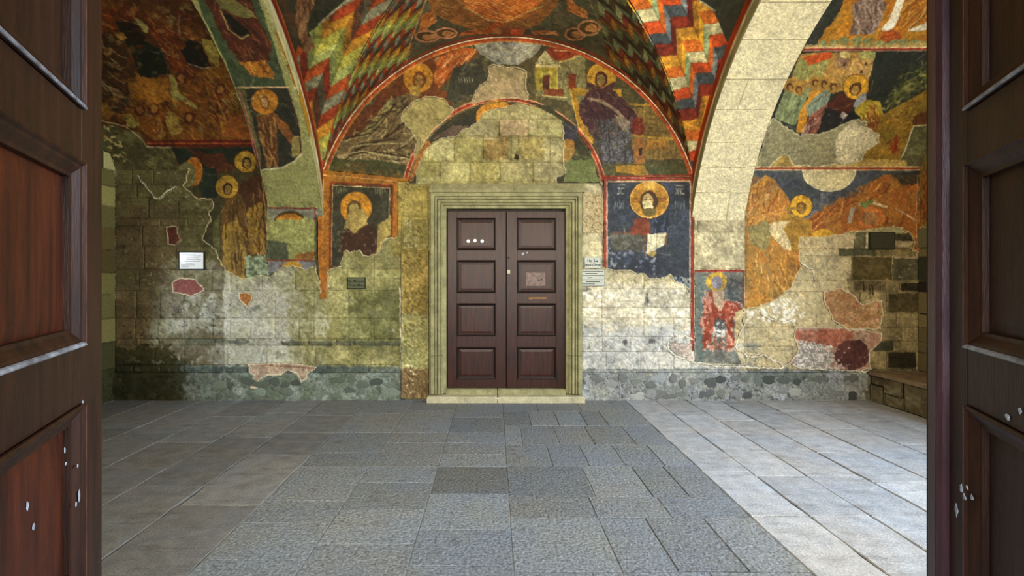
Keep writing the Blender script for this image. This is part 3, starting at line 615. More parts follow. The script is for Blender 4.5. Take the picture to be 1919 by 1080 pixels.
EX7 = [(1398, 602), (1398, 580), (1418, 577), (1440, 571), (1465, 552), (1482, 540), (1492, 520), (1500, 500), (1498, 478), (1496, 462), (1498, 448), (1515, 445), (1550, 445), (1580, 441), (1592, 436), (1640, 431), (1672, 426), (1690, 430), (1706, 442), (1712, 456), (1706, 470), (1724, 474), (1735, 440), (1735, 602)]
# 8 standing figure below the right arch
W.fill(rect(1302, 506, 1394, 690), '6c6a60', .3, pid=8); ids[8] = 'red robed haloed figure in a narrow painted panel'
W.mottle(rect(1302, 510, 1394, 690), ['8a8a80', '4e5450', '9a8c7c', '5c7068'], .6); W.fill([(1306, 520), (1320, 520), (1318, 680), (1306, 680)], '5c6c64', 2, .8); W.specks(rect(1362, 520, 1392, 590), '34363a', .05, .8)
W.fill([(1320, 560), (1330, 545), (1345, 560), (1385, 570), (1392, 585), (1372, 600), (1376, 650), (1366, 660), (1360, 605), (1340, 600), (1330, 640), (1316, 660), (1312, 600)], '9c3c22', 2); W.specks([(1312, 545), (1392, 570), (1376, 660), (1314, 660)], 'c8a088', .1, .7)
W.folds([(1312, 548), (1390, 575), (1370, 655), (1316, 655)], ['b85838', '7a2416', 'c8a890'], 40, 85, (12, 40), (1, 2.8), .4)
W.ell(1342, 528, 20, 18, 'c09a30'); W.ell(1342, 530, 10, 12, '8a8490'); W.fill([(1333, 545), (1356, 545), (1352, 580), (1338, 575)], 'b89c7c', 2); W.fill([(1378, 585), (1394, 575), (1390, 640), (1376, 650)], 'c8b27c', 2)
W.ell(1346, 612, 9, 16, '5c5c58'); W.specks(rect(1335, 600, 1356, 630), 'c8c8c0', .05, .9)
W.line([(1300, 508), (1394, 508)], '93301e', 4); W.line([(1300, 504.5), (1394, 504.5)], 'e8dcb8', 2); W.line([(1393, 508), (1392, 570)], '93301e', 3.5)
W.fill([(1255, 640), (1296, 645), (1296, 680), (1275, 665), (1255, 655)], 'b59a88', 3, .6, pid=8)
EX8 = [(1400, 588), (1388, 600), (1392, 620), (1384, 640), (1378, 655), (1384, 668), (1396, 690), (1396, 700), (1300, 700), (1300, 680), (1340, 684), (1380, 686), (1400, 684)]
# 9 lower right fragments
W.fill([(1490, 612), (1600, 614), (1652, 625), (1650, 640), (1628, 660), (1630, 690), (1610, 696), (1500, 692), (1478, 680), (1495, 655), (1486, 630)], 'b48c74', 1, pid=9); ids[9] = 'pink and white remains of a painted dado with a purple roundel'
W.fill([(1490, 618), (1600, 618), (1596, 640), (1560, 650), (1530, 645), (1488, 632)], 'a4553c', 2, .85); W.mottle([(1488, 612), (1650, 612), (1630, 692), (1482, 690)], ['c8a890', 'a87460'], .5)
W.fill([(1495, 640), (1530, 645), (1560, 665), (1556, 692), (1490, 690)], 'a49c92', 3); W.specks([(1488, 636), (1575, 650), (1570, 692), (1485, 690)], 'e8e0d4', .08, .9); W.specks([(1488, 636), (1575, 650), (1570, 692), (1485, 690)], '5c5450', .2, .7)
W.ell(1596, 665, 33, 29, '5c3430', warp=2); W.specks(rect(1565, 638, 1625, 692), 'c8aaa4', .2, .9)
W.fill([(1540, 545), (1575, 540), (1600, 555), (1612, 570), (1650, 562), (1654, 590), (1648, 618), (1590, 618), (1560, 600), (1545, 570)], 'b58a56', 1.5, pid=10); ids[10] = 'faded reddish fragment of wall painting beside the dark blocks'
W.mottle([(1540, 545), (1650, 560), (1648, 618), (1560, 600)], ['a05c3c', 'c8a878', 'a8744c'], .7); W.specks([(1560, 560), (1650, 565), (1645, 616), (1575, 605)], 'd8c8b4', .12, .8); W.specks([(1560, 560), (1650, 565), (1645, 616), (1575, 605)], '7a3424', .14, .8)
# 11 lower left fragments
W.fill([(466, 682), (520, 679), (562, 681), (596, 688), (590, 694), (578, 700), (574, 712), (566, 716), (558, 700), (540, 694), (528, 702), (500, 704), (488, 712), (484, 728), (470, 728), (474, 714), (480, 704), (468, 698)], 'b39a80', .8, pid=11); ids[11] = 'broken pink plaster patch low on the left wall'
W.line([(480, 683), (590, 690)], '8c5c3c', 2.5, .8)
W.fill([(448, 549), (462, 546), (474, 552), (474, 564), (464, 576), (450, 562)], 'a0642c', .8, pid=12); ids[12] = 'small brown patch of painted plaster'
W.fill([(322, 530), (340, 521), (366, 522), (378, 532), (386, 545), (360, 556), (325, 548)], '8c4e46', 1.2, pid=13); W.mottle(rect(320, 520, 388, 556), ['a8625a', '6a3630'], .8); ids[13] = 'crimson patch of painted plaster under the white notice'
W.fill([(313, 424), (334, 424), (336, 440), (340, 452), (330, 460), (316, 458)], '5c2c20', 1, pid=14); ids[14] = 'dark red patch of painted plaster above the white notice'
W.scratch(420, ['c8b88c', '2c2414', '8c7a50'], alpha=.32); W.age(.14, '9c9070', .44)
ring = np.zeros((W.h, W.w), bool)
rows = (np.arange(W.h) + W.y0)[:, None]
for pts, sub in ((EX, (2,)), (EX3, (3,)), (EX4, (4,)), (EX5, (5, 6)), (EX7, (7,)), (EX8, (8, 3)), (HA, (1,)), (HB, (1,))):
    sl, ins = W.mask(pts, 1.6)
    m = ins & np.isin(W.id[sl], sub)
    if pts is EX5: m &= ~((W.id[sl] == 6) & (rows[sl[0]] < 500))
    W.id[sl][m] = 0; ring[sl] |= m
W.c = np.where((W.id == 0)[..., None], BASE, W.c)
W.fillet(0, ring, 'd8cda4', 2)
for k in (9, 10, 11, 12, 13): 
    m0 = W.id == k; e = m0.copy()
    for _ in range(2): e &= np.roll(e, 1, 0) & np.roll(e, -1, 0) & np.roll(e, 1, 1) & np.roll(e, -1, 1)
    m0 &= ~e; W.c[m0] = hx('ddd2b4') * (1 + .3 * W.n1[m0][:, None])
ids[20] = 'narrow white lime ridge left round lost plaster'
LIME = 'ddd6c4'
for q in ([(1260, 634), (1282, 630), (1296, 636)], [(1252, 640), (1252, 655), (1262, 665), (1300, 678), (1350, 688), (1400, 686)],
          [(1392, 582), (1393, 610), (1380, 640), (1378, 652), (1390, 660), (1400, 670), (1430, 665), (1445, 675), (1462, 680), (1466, 688)],
          [(1420, 582), (1440, 596), (1460, 606), (1482, 600), (1488, 612)], [(1500, 495), (1520, 505), (1527, 525)], [(1380, 686), (1460, 690), (1480, 680), (1500, 690), (1620, 696), (1630, 690)],
          [(750, 540), (752, 600), (752, 690)], [(216, 275), (217, 330), (214, 395), (215, 470), (215, 560), (205, 660)], [(262, 330), (290, 370), (300, 372), (330, 350)]):
    W.line(q, LIME, 2.6, warp=1.5, pid=20)
# ------------------------------------------------------------------ vault paintings
VT = VS - 1080
def web_coords(side, u, v, kind):
    """along / across coordinates of the zigzag ribbon that follows each groin"""
    if kind == 'A':
        a = (u - 951) / S / RC; X = XC + RC * np.sin(a); z = ZC + RC * np.cos(a); t = -v / S
        tg = TB - np.sqrt(np.maximum(RB ** 2 - (z - ZB) ** 2, 0)); b = tg - t
    else:
        X = (u - VX) / S; th = TH0 + (VS - v) / S / RB; z = ZB + RB * np.sin(th)
        b = np.abs(X - XC) - np.sqrt(np.maximum(RC ** 2 - (z - ZC) ** 2, 0))
        t = TB - RB * np.cos(th)
    s = RB * (np.arcsin(np.clip((z - ZB) / RB, -1, 1)) - TH0)
    return X, t, z, s, b
def zigzag(cv, pal, kind, region, p, th, h1, h2, f, soft=1.0):
    vv, uu = np.mgrid[0:cv.h, 0:cv.w].astype(np.float32); u = uu + cv.x0; v = vv + cv.y0
    X, t, z, s, b = web_coords(0, u, v, kind)
    w_ = cv.n2 * .05 + cv.n1 * .02
    ph = b / p + w_ * .6; per = np.floor(ph); fr = ph - per; half = fr > f
    wave = per * (h1 + h2) + np.where(half, h1 + h2 * (fr - f) / (1 - f), h1 * fr / f)
    q = (s - wave + w_) / th + 40
    i = np.floor(q).astype(int) % len(pal)
    A = np.array([hx(c[0]) for c in pal], np.float32); B = np.array([hx(c[1]) for c in pal], np.float32)
    col = np.where(half[..., None], B[i], A[i]) * (1 + .55 * cv.n1 + .5 * cv.n2)[..., None]
    edge = (np.abs(q - np.round(q)) < .035) | (np.abs(fr - f) < .03)
    col = np.where(edge[..., None], col * .8, col)
    m = region(X, t, z, s, b) & (b > -.2)
    cv.c[m] = np.clip(col[m], 0, 1)
WA = Canvas(490, -880, 1412, 4, '4a4630', at_web)
WA.c *= (1 + .6 * WA.n2)[..., None]
WA.fill([(755, 110), (800, -30), (1110, -30), (1150, 110)], '45452f'); WA.mottle([(755, 110), (800, -30), (1110, -30), (1150, 110)], ['66684c', '3c3c28', '66563a'], .6)
def wing(c, pts, base, cols, n, ang, ln=(8, 24)):
    c.fill(pts, base, 1.2); c.folds(pts, cols, n, ang, ln, (1, 2.6), .5)
wing(WA, [(790, -30), (812, 25), (850, 45), (905, 62), (960, 66), (1010, 45), (1045, 10), (1045, -30)], '8a5526', ['a8702e', '5a3418', 'b8883c'], 150, 20)
wing(WA, [(868, -30), (870, 12), (900, 30), (930, 45), (960, 40), (1000, 20), (1018, 0), (1015, -30)], 'd2752a', ['e89848', 'b04a18', 'f0b868', 'c8581c'], 200, 20, (10, 30))
for k in range(9): WA.line([(880, -14 + k * 5), (935, 8 + k * 5), (1008, -16 + k * 5)], 'a84a1c', 1.6, .7)
WA.line([(872, 14), (915, 38), (945, 42), (1016, 12)], 'c8b060', 2.2)
wing(WA, [(905, 62), (925, 40), (950, 45), (925, 55), (912, 68)], 'a84a18', ['c8702c', '6a2410'], 20, 30)
wing(WA, [(782, 70), (790, 28), (812, 18), (820, 38), (800, 55), (790, 75)], 'b06424', ['d88c4c', '8c3a14'], 40, 120)
wing(WA, [(1062, -20), (1080, 10), (1100, 20), (1104, 36), (1085, 30), (1062, 20)], 'a8622c', ['d8904c', '7a3414'], 40, 60)
for cx, cy, rx, ry in ((800, 68, 24, 12), (836, 62, 22, 11), (1078, 64, 20, 13), (1104, 52, 22, 15)):
    WA.ell(cx, cy, rx, ry, 'b87a50', warp=.6); WA.ell(cx, cy, rx - 4, ry - 3.5, '4c3a20', warp=.6); WA.ell(cx + 4, cy + 1, rx * .55, ry * .5, 'b47840', warp=2)
wing(WA, [(865, 60), (900, 54), (905, 64), (860, 68)], 'a85c24', ['c8844c', '6a2a10'], 20, 10); wing(WA, [(995, 58), (1040, 58), (1050, 66), (1000, 66)], 'a86030', ['c89860', '6a2a10'], 20, 10)
WA.fill([(940, 52), (975, 52), (985, 66), (940, 68)], '6e3a20'); WA.fill([(955, 52), (985, 56), (975, 68), (958, 66)], 'b04820', 2)
PL = [('a09a3c', '787c34'), ('b47c20', '8a5a1a'), ('8c3416', '4a2c1c'), ('76745a', '45402f'), ('9a4218', '6e2412'), ('8e9450', '666c3a')]
PR = [('5a6038', '48482c'), ('96641e', '6a4018'), ('6a2c18', '4a1c12'), ('7a7c50', '50583c'), ('42301c', '2e2418')]
zigzag(WA, PL, 'A', lambda X, t, z, s, b: (X < -1.10 + .34 * t) , .19, .085, -.06, .19, .5)
zigzag(WA, PR, 'A', lambda X, t, z, s, b: (X > 1.43 - .34 * t), .24, .10, -.04, .22, .5)
WA.line([(812, -20), (798, 0), (780, 50), (758, 112)], 'a89a5c', 2); WA.line([(1098, -20), (1112, 20), (1150, 100)], '7a7448', 1.6)
WA.raw = True; WA.fill(rect(490, -880, 1412, -300), '5c4a2a', 3, .9); WA.mottle(rect(490, -880, 1412, -300), ['8c5a24', '3c3a24', '7a6a3a'], .7); WA.raw = False
WA.line(arc(951, 433, 368, 368, 162, 18, 60), '8c2c14', 6, warp=.4)
WA.age(.18, '8c8458', .42)
BLc = Canvas(596, VT, 1000, VS + 30, '2c2a1a', at_barrel)
BLc.mottle([(500, 330), (500, -200), (900, -200), (900, 330)], ['3c3a24', '4a2c18', '24261c'], .6)
zigzag(BLc, PL, 'B', lambda X, t, z, s, b: (b < .62 + .06 * s) , .32, .17, -.16, .34, .56)
BLc.fill([(545, -20), (652, -2), (600, 44), (580, 60), (585, 80), (560, 90)], '26261a', 1)
wing(BLc, [(560, -20), (600, -20), (580, 30), (575, 60), (590, 90), (570, 100), (552, 40)], '5a3820', ['7a5a3c', '3a2010', '8c6a40'], 60, 100, (16, 50))
BLc.line([(655, -4), (597, 45)], 'a8a07c', 2); BLc.age(.18, '8c8458', .42)
BRc = Canvas(950, VT, 1302, VS + 30, '2c2a1a', at_barrel)
PBR = [('bfb684', '8ea272'), ('c8641c', 'd8a024'), ('c88a24', 'a06a1c'), ('7c2814', '5c1e14'), ('40484a', '6e7678'), ('b84416', 'd4661c')]
BRc.mottle([(950, 330), (950, -200), (1500, -200), (1500, 330)], ['3c3a24', '4a2c18', '24261c'], .6)
zigzag(BRc, PBR, 'B', lambda X, t, z, s, b: (b < .78), .31, .125, .02, .28, .62)
BRc.fill([(1306, -30), (1308, 0), (1345, 24), (1372, 38), (1400, 30), (1440, -40)], '2a2c1c', 1); BRc.line([(1306, -4), (1340, 20)], 'a8a484', 2)
BRc.age(.14, '9c8c58', .44)
for cv in (BLc, BRc):
    cv.raw = True; cv.fill(rect(cv.x0, VT, cv.x0 + cv.w, VS - 480), '5c4a2a', 3, .9); cv.mottle(rect(cv.x0, VT, cv.x0 + cv.w, VS - 480), ['8c5a24', '3c3a24', '7a6a3a'], .7)
# left bay barrel
VLc = Canvas(205, VT, 512, VS + 30, '4a2812', at_barrel)
q0 = [(120, 340), (120, -80), (420, -80), (500, 330)]
VLc.mottle(q0, ['6a3c18', '2c1a10', '7a4a1c', '3a2010'], .85)
wing(VLc, [(150, 140), (240, 130), (320, 150), (420, 120), (480, 210), (478, 268), (300, 268), (215, 215), (150, 220)], '6e4214', ['96601e', '3a1c0c', 'a8742c', '7a2e12'], 190, 50, (14, 44))
wing(VLc, [(160, 20), (240, 10), (330, 60), (372, 150), (340, 150), (280, 60), (200, 60)], '5a2810', ['8c5224', '3a140a', 'a8703c'], 110, 50, (14, 44))
wing(VLc, [(160, 60), (230, 70), (260, 160), (230, 215), (160, 190)], '3a2414', ['5c3c20', '8a7a5c', '22160e'], 70, 35, (20, 60))
VLc.fill([(215, 38), (240, 40), (272, 78), (300, 92), (320, 138), (308, 142), (300, 138), (296, 145), (262, 145), (244, 100), (228, 60)], '141a12', 2); VLc.fill([(225, 40), (255, 42), (275, 75), (245, 78)], '1e120c', 3)
VLc.fill([(253, 34), (264, 36), (278, 52), (278, 64), (266, 58)], '8a8248', 1); VLc.fill([(340, 95), (352, 74), (375, 82), (398, 125), (378, 128), (350, 118)], '14120e', 2)
VLc.fill([(375, 72), (395, 75), (412, 100), (408, 125), (395, 115)], '8a7c34', 2); VLc.line([(352, 118), (380, 128), (400, 127)], '8c8470', 1.4)
VLc.fill([(318, 140), (326, 142), (335, 172), (365, 196), (368, 204), (340, 190), (322, 186)], '8e8444', 1.2); VLc.fill([(310, 212), (322, 208), (338, 228), (340, 250), (322, 256), (312, 235)], '947a34', 2)
VLc.fill([(232, 215), (245, 212), (262, 232), (252, 240), (238, 236)], '8a7a34', 1.5); VLc.fill([(215, 62), (232, 60), (240, 72), (225, 74)], '8c6020', 2)
VLc.fill([(240, 145), (300, 148), (318, 150), (316, 190), (290, 200), (240, 180)], '8c5a1a', 3, .8); VLc.fill([(160, 190), (205, 192), (210, 225), (160, 225)], '7c5418', 3, .8)
for cx, cy in ((340, 146), (355, 220), (412, 168), (415, 200), (262, 206), (290, 205)): VLc.ell(cx, cy, 11, 12, '4a200e', warp=1.5); VLc.ell(cx, cy, 6, 7, '8a5a28', warp=1.5)
VLc.folds([(380, 160), (450, 150), (470, 230), (400, 236)], ['8c7c3a', '5a1c10', 'a8842c'], 50, 60, (10, 34))
VLc.fill([(430, 215), (470, 200), (478, 262), (420, 255)], '8a4a1c', 3, .8)
VLc.fill([(120, 225), (215, 235), (262, 250), (275, 272), (322, 276), (330, 300), (345, 330), (100, 330)], '504a2c', 2)
VLc.mottle([(120, 225), (215, 235), (262, 250), (275, 272), (322, 276), (345, 330), (100, 330)], ['6c683c', '2e2e1c', '7a744a', '3c3822'], .8)
VLc.specks([(120, 225), (215, 235), (240, 300), (200, 330), (120, 330)], 'b0a468', .1, .85); VLc.line([(120, 224), (190, 226), (235, 236), (262, 258), (275, 274), (322, 277)], 'b0a47c', 1.8)
VLc.fill([(275, 262), (480, 262), (480, 274), (280, 274)], '5c1c10', .8); VLc.line([(276, 268), (482, 268)], '9c5028', 2); VLc.fill([(322, 277), (482, 275), (482, 330), (345, 330)], '20281f', 2); VLc.fill([(350, 280), (420, 290), (440, 325), (400, 330), (370, 300)], '5a2a16', 3, .8)
VLc.line([(362, -4), (385, 35), (410, 80), (440, 150), (472, 260), (484, 322)], 'b0706c', 3)
VLc.head(460, 303, 20, 'a8832a', '3a2410', '8a7034', 2, 2); VLc.fill([(440, 330), (450, 318), (480, 318), (484, 332)], '5a3a1c', 1); VLc.ell(362, 320, 17, 26, 'a8641c'); VLc.ell(350, 326, 16, 24, '6f6a40')
for k in range(260):
    x, y = rnd.uniform(170, 470), rnd.uniform(5, 262); VLc.ell(x, y, rnd.uniform(2, 9), rnd.uniform(2, 7), rnd.choice(['8c5a22', '2c160c', '6e2c14', 'a4762c', '4a2410', '8a7c4c']), .4, warp=3, n=8)
VLc.scratch(160, ['a8906c', '1c0f08', '8c5a2c'], y0=700); VLc.age(.2, '7c6a40', .44)
# right bay barrel
VRc = Canvas(1390, VT, 1735, VS + 30, '8c5a1e', at_barrel)
VRc.fill([(1400, 330), (1500, 92), (1560, -60), (1900, -60), (1900, 330)], '2a2f28', 1); VRc.mottle([(1400, 330), (1500, 92), (1900, 92), (1900, 330)], ['363c34', '1e221c'], .6)
# upper register
VRc.fill([(1540, 70), (1575, 20), (1590, -40), (1900, -40), (1900, 92), (1500, 92)], 'b0741e', 1.2); VRc.mottle([(1540, 70), (1590, -40), (1900, -40), (1900, 92), (1500, 92)], ['d09a2c', '9c5414', 'c88420'], .7)
VRc.fill([(1500, 90), (1520, 60), (1560, -20), (1590, -20), (1575, 20), (1540, 60), (1530, 86)], '33362e', 1.2)
wing(VRc, [(1597, 10), (1640, -20), (1662, 10), (1650, 40), (1640, 62), (1592, 66), (1600, 35)], '7e6658', ['a8907c', '503c34', 'b8a08c'], 70, 80, (12, 40))
wing(VRc, [(1680, 50), (1700, 0), (1715, -30), (1800, -30), (1790, 20), (1740, 40), (1700, 55)], 'b06c1c', ['d89c40', '7a3a10', 'e0b060'], 90, -50, (14, 44))
VRc.fill([(1652, 52), (1665, 38), (1690, -20), (1702, -20), (1680, 45), (1664, 62)], 'e8dcc0', .8); VRc.fill([(1702, 56), (1730, 45), (1772, 18), (1795, 10), (1790, 28), (1745, 52), (1720, 60)], 'e8dcc0', .8)
VRc.fill([(1570, 45), (1592, 42), (1590, 80), (1560, 82)], 'c8821e', 1); VRc.fill([(1640, 60), (1652, 50), (1640, 80), (1628, 84)], 'd0902a', 1); VRc.ell(1670, 68, 18, 12, 'a04a1a')
for x in range(1540, 1790, 22): VRc.ell(x, 76 + (x * 7) % 9, 10, 7, '7c9060', warp=3, alpha=.85)
VRc.fill([(1505, 84), (1800, 80), (1800, 88), (1505, 92)], 'c8a860', 2, .7)
# middle register
VRc.fill([(1470, 190), (1500, 100), (1600, 96), (1640, 96), (1632, 135), (1625, 160), (1560, 175)], 'b0843a', 1.2)
VRc.fill([(1484, 140), (1500, 110), (1520, 105), (1560, 100), (1540, 145), (1500, 150)], '93934e', 1); VRc.fill([(1506, 106), (1558, 97), (1560, 108), (1515, 122)], 'c24e18', .8); VRc.fill([(1572, 98), (1594, 98), (1590, 128), (1562, 126)], '8c6a54', .8); VRc.fill([(1574, 98), (1594, 98), (1593, 108), (1574, 108)], 'd8c070', .8)
VRc.fill([(1596, 112), (1642, 98), (1632, 140), (1610, 160), (1586, 140)], 'd2a45a', 1); VRc.fill([(1612, 97), (1642, 96), (1640, 110), (1610, 112)], 'a8a85c', 1); VRc.folds([(1484, 130), (1640, 100), (1625, 160), (1500, 160)], ['e0b870', '96702c', 'c8a04c'], 60, 60, (8, 26), (1, 1.8), .1)
VRc.fill([(1452, 220), (1470, 170), (1500, 160), (1520, 165), (1500, 215), (1490, 236)], '7f8a5c', 1.5); VRc.folds([(1452, 220), (1470, 170), (1515, 165), (1490, 236)], ['a0a878', '5a6440'], 30, 105)
VRc.fill([(1492, 246), (1500, 205), (1525, 170), (1545, 170), (1520, 200), (1505, 250)], 'cc8a20', 1); VRc.fill([(1510, 200), (1535, 175), (1560, 165), (1550, 195), (1520, 225)], '7e8c74', 1); VRc.folds([(1510, 205), (1560, 165), (1545, 215), (1515, 235)], ['a8b498', '54604c'], 26, 120)
VRc.fill([(1500, 255), (1520, 215), (1555, 190), (1545, 230), (1530, 250)], '8c5440', 1); VRc.folds([(1500, 255), (1520, 215), (1550, 195), (1532, 250)], ['b88870', '5c2c20', 'c8a898'], 30, 118)
VRc.fill([(1552, 195), (1570, 175), (1592, 175), (1600, 200), (1585, 220), (1555, 215)], '4e2416', 1.2); VRc.fill([(1530, 250), (1548, 200), (1580, 212), (1610, 205), (1622, 228), (1590, 235), (1550, 248)], '22201e', 1.2); VRc.specks([(1530, 250), (1548, 200), (1622, 228), (1560, 246)], '8c8880', .22, .7)
VRc.ell(1582, 215, 7, 6, 'b0a098', warp=1.5)
for cx, cy in ((1497, 166), (1528, 153), (1545, 156), (1562, 160), (1480, 160)): VRc.ell(cx, cy, 12, 13, 'a87c30', warp=.8); VRc.ell(cx, cy + 2, 6.5, 7.5, '5a3414', warp=.8); VRc.ell(cx + 1, cy + 4, 4, 5, 'a8803c', warp=.8)
VRc.ell(1604, 163, 25, 24, '6a4010', rot=-.5); VRc.ell(1604, 163, 23.5, 22.5, 'dba024', rot=-.5); VRc.ell(1603, 166, 11, 13, '5a3414', rot=.5); VRc.ell(1603, 169, 7, 9, 'a8803c', rot=.5)
VRc.fill([(1598, 200), (1608, 180), (1622, 172), (1626, 192), (1610, 202)], '8f9090', 1.2); VRc.fill([(1600, 205), (1625, 185), (1650, 190), (1655, 215), (1650, 248), (1630, 245), (1615, 225)], 'b0962a', 1); VRc.folds([(1605, 205), (1650, 190), (1652, 246), (1625, 235)], ['d8b840', '6a5414', '8a2c14'], 40, 75)
VRc.fill([(1622, 228), (1655, 225), (1650, 250), (1630, 248)], '7a3a1c', 2, .7)
VRc.folds([(1645, 210), (1700, 120), (1775, 110), (1790, 130), (1720, 160), (1670, 210)], ['7c8040', '55602c', 'a09a50', '464a24'], 120, -48, (12, 40), (1, 3.4), .6); VRc.line([(1660, 206), (1700, 160), (1760, 112)], '7c7438', 3)
for k in range(150):
    t_ = rnd.random(); x, y = 1662 + t_ * 112 + rnd.uniform(-14, 16), 200 - t_ * 84 + rnd.uniform(-18, 14); VRc.ell(x, y, rnd.uniform(2, 7), rnd.uniform(2, 4), rnd.choice(['7a7c40', '5a6030', '98944c', '454c26', '3c4022']), .75, warp=2, n=8)
for k in range(34):
    x, y = rnd.uniform(1560, 1640), rnd.uniform(98, 150); VRc.line([(x, y), (x - 5, y + 22)], rnd.choice(['dcb068', '9c7030']), 1, .5)
for x in range(1486, 1545, 9): VRc.line([(x, 128), (x - 4, 146)], '6c6c34', 1.4, .7)
for x, y in ((1620, 116), (1612, 130), (1580, 116)): VRc.fill(rect(x, y, x + 5, y + 7), '5c3c20', .5)
VRc.fill([(1600, 320), (1640, 255), (1650, 215), (1690, 195), (1740, 165), (1800, 140), (1800, 330)], '8c6a1e', 2); VRc.mottle([(1650, 320), (1655, 215), (1740, 165), (1800, 140), (1800, 330)], ['b08a28', '5a4418', '7c6a24', 'a87820'], .8)
VRc.folds([(1660, 300), (1660, 220), (1740, 170), (1800, 150), (1790, 240)], ['c09838', '5a3c14', '4a3a18'], 70, -30, (10, 34)); VRc.folds([(1665, 255), (1692, 250), (1690, 290), (1665, 285)], ['8c2c10', '7a3414'], 14, 100, (12, 30), (2, 4))
VRc.fill([(1715, 215), (1800, 185), (1800, 235), (1712, 240)], '5a3418', 2); VRc.fill([(1680, 310), (1695, 285), (1712, 236), (1800, 225), (1760, 300), (1740, 315)], '5f5c38', 1); VRc.mottle([(1680, 310), (1712, 236), (1790, 230), (1740, 315)], ['8c8858', '3a3a20'], .8); VRc.line([(1680, 310), (1695, 285), (1712, 236), (1760, 232), (1790, 224)], 'd0c498', 2); VRc.line([(1682, 310), (1725, 314), (1755, 300)], 'd0c498', 2)
# lost plaster in the middle register
EXR = [(1420, 316), (1432, 262), (1440, 240), (1448, 222), (1462, 228), (1474, 240), (1490, 250), (1496, 256), (1512, 250), (1535, 252), (1560, 245), (1582, 232), (1602, 224), (1624, 228), (1620, 238), (1645, 250), (1645, 266), (1620, 282), (1610, 302), (1585, 308), (1560, 306), (1530, 312), (1505, 308), (1490, 310), (1478, 292), (1468, 286), (1455, 298), (1442, 312)]
VRc.fill([(1400, 320), (1700, 320), (1700, 300), (1400, 290)], 'b8974a', 1); sl, mR = VRc.mask(EXR, 2)
VRc.fill(EXR, '968f68', 2); VRc.mottle(EXR, ['aaa27a', '7c7854'], .6); VRc.fill([(1566, 302), (1565, 262), (1582, 240), (1600, 226), (1622, 238), (1644, 252), (1642, 268), (1620, 282), (1605, 302), (1582, 308)], 'd0c39a', 1.5, tex=.2)
VRc.specks(EXR, '5c5638', .28, .6)
full = np.zeros((VRc.h, VRc.w), bool); full[sl] = mR; VRc.fillet(0, full, 'e0d3a8', 2)
VRc.line([(1400, 315), (1735, 315)], 'a03a1c', 4, warp=.4); VRc.line([(1400, 312), (1735, 312)], 'e8cf9c', 1.5, warp=.4)
VRc.line([(1500, 92), (1800, 91)], 'a03420', 4.5, warp=.5); VRc.line([(1500, 89), (1800, 88)], 'e0c090', 2, warp=.4); VRc.line([(1500, 95), (1800, 94)], 'c8a080', 1.2, warp=.4)
VRc.scratch(120, ['d8c08c', '4a3010'], y0=700, alpha=.3); VRc.age(.12, 'b09c60', .46)
# arch soffits
SLc = Canvas(490, VSR - 1060, 612, VSR + 6, '8f8f56', at_soffit)
SLc.mottle([(480, 420), (300, -100), (560, -100), (612, 420)], ['a3a064', '7c7f4c'], .5)
SLc.fill([(488, 318), (484, 300), (455, 166), (540, 163), (560, 230), (566, 285), (552, 300), (530, 313), (505, 315)], '2a2a20', .6)
SLc.fill([(500, 314), (484, 250), (480, 215), (505, 200), (515, 215), (522, 312)], '5f3a1a', 1.5); SLc.folds([(500, 314), (484, 250), (482, 212), (515, 215), (522, 312)], ['8c5c2c', '3a2010', '9c743c'], 50, 82, (14, 50)); SLc.fill([(510, 205), (540, 235), (556, 262), (545, 270), (520, 240)], '7a4a20', 1.5); SLc.fill([(545, 262), (560, 255), (564, 290), (548, 296)], '8a7c44', 2)
SLc.fill([(484, 318), (440, 166), (458, 166), (490, 300)], '5c5a34', 2)
SLc.ell(496, 190, 26, 25, '5a3410', warp=.5); SLc.ell(496, 190, 24.5, 23.5, 'a86c1c', warp=.5); SLc.ell(496, 192, 9, 13, '7a4a1c'); SLc.ell(496, 191, 6, 8, 'a8804a')
SLc.fill([(440, 163), (425, 120), (405, 78), (380, 30), (350, -60), (460, -60), (505, 60), (536, 162)], '3c4a30', .6); SLc.mottle([(450, 163), (395, 30), (440, -40), (505, 60), (536, 162)], ['566040', '2c3020'], .6)
SLc.fill([(436, 100), (405, 50), (365, -50), (450, -50), (480, 30), (508, 80), (505, 115), (470, 120), (445, 112)], '4a2216', 2); SLc.folds([(436, 100), (375, -40), (440, -40), (508, 80), (505, 115), (450, 115)], ['6c3422', '2a140e', '7a4c24'], 130, 60, (14, 40)); SLc.fill([(450, 118), (500, 112), (514, 140), (512, 146), (470, 142)], 'a0621c', 2); SLc.folds([(450, 118), (500, 112), (512, 146), (470, 142)], ['c8842c', '5c2c10'], 26, 80, (8, 22))
SLc.fill([(418, 28), (430, 26), (468, 60), (460, 72), (440, 60)], '15160f', 1); SLc.line([(414, 20), (428, 55), (452, 72), (466, 64)], 'a89858', 2); SLc.fill([(400, -10), (430, -10), (470, 20), (480, 34), (450, 32), (415, 16)], '6c6636', 2)
SLc.line([(448, 164), (540, 163)], 'c8a47c', 2); SLc.line([(540, 165), (562, 235), (568, 290)], 'a08050', 1.6)
SLc.fill([(513, -40), (470, -40), (500, 20), (520, 60), (548, 160), (575, 165), (545, 60), (515, -5)], 'b0a874', 1); SLc.fill([(515, 62), (545, 60), (562, 110), (572, 160), (550, 162), (535, 110)], '9c6e1c', 2); SLc.folds([(515, 62), (545, 60), (572, 160), (550, 162)], ['c8982c', '6a4410'], 30, 80, (8, 24))
SLc.line([(552, 165), (575, 164)], 'd0c490', 3); SLc.line([(448, 168), (470, 240), (486, 315)], 'a8584c', 2); SLc.line([(488, 318), (505, 316), (530, 314), (552, 302), (566, 288)], 'cfc79a', 2.4)
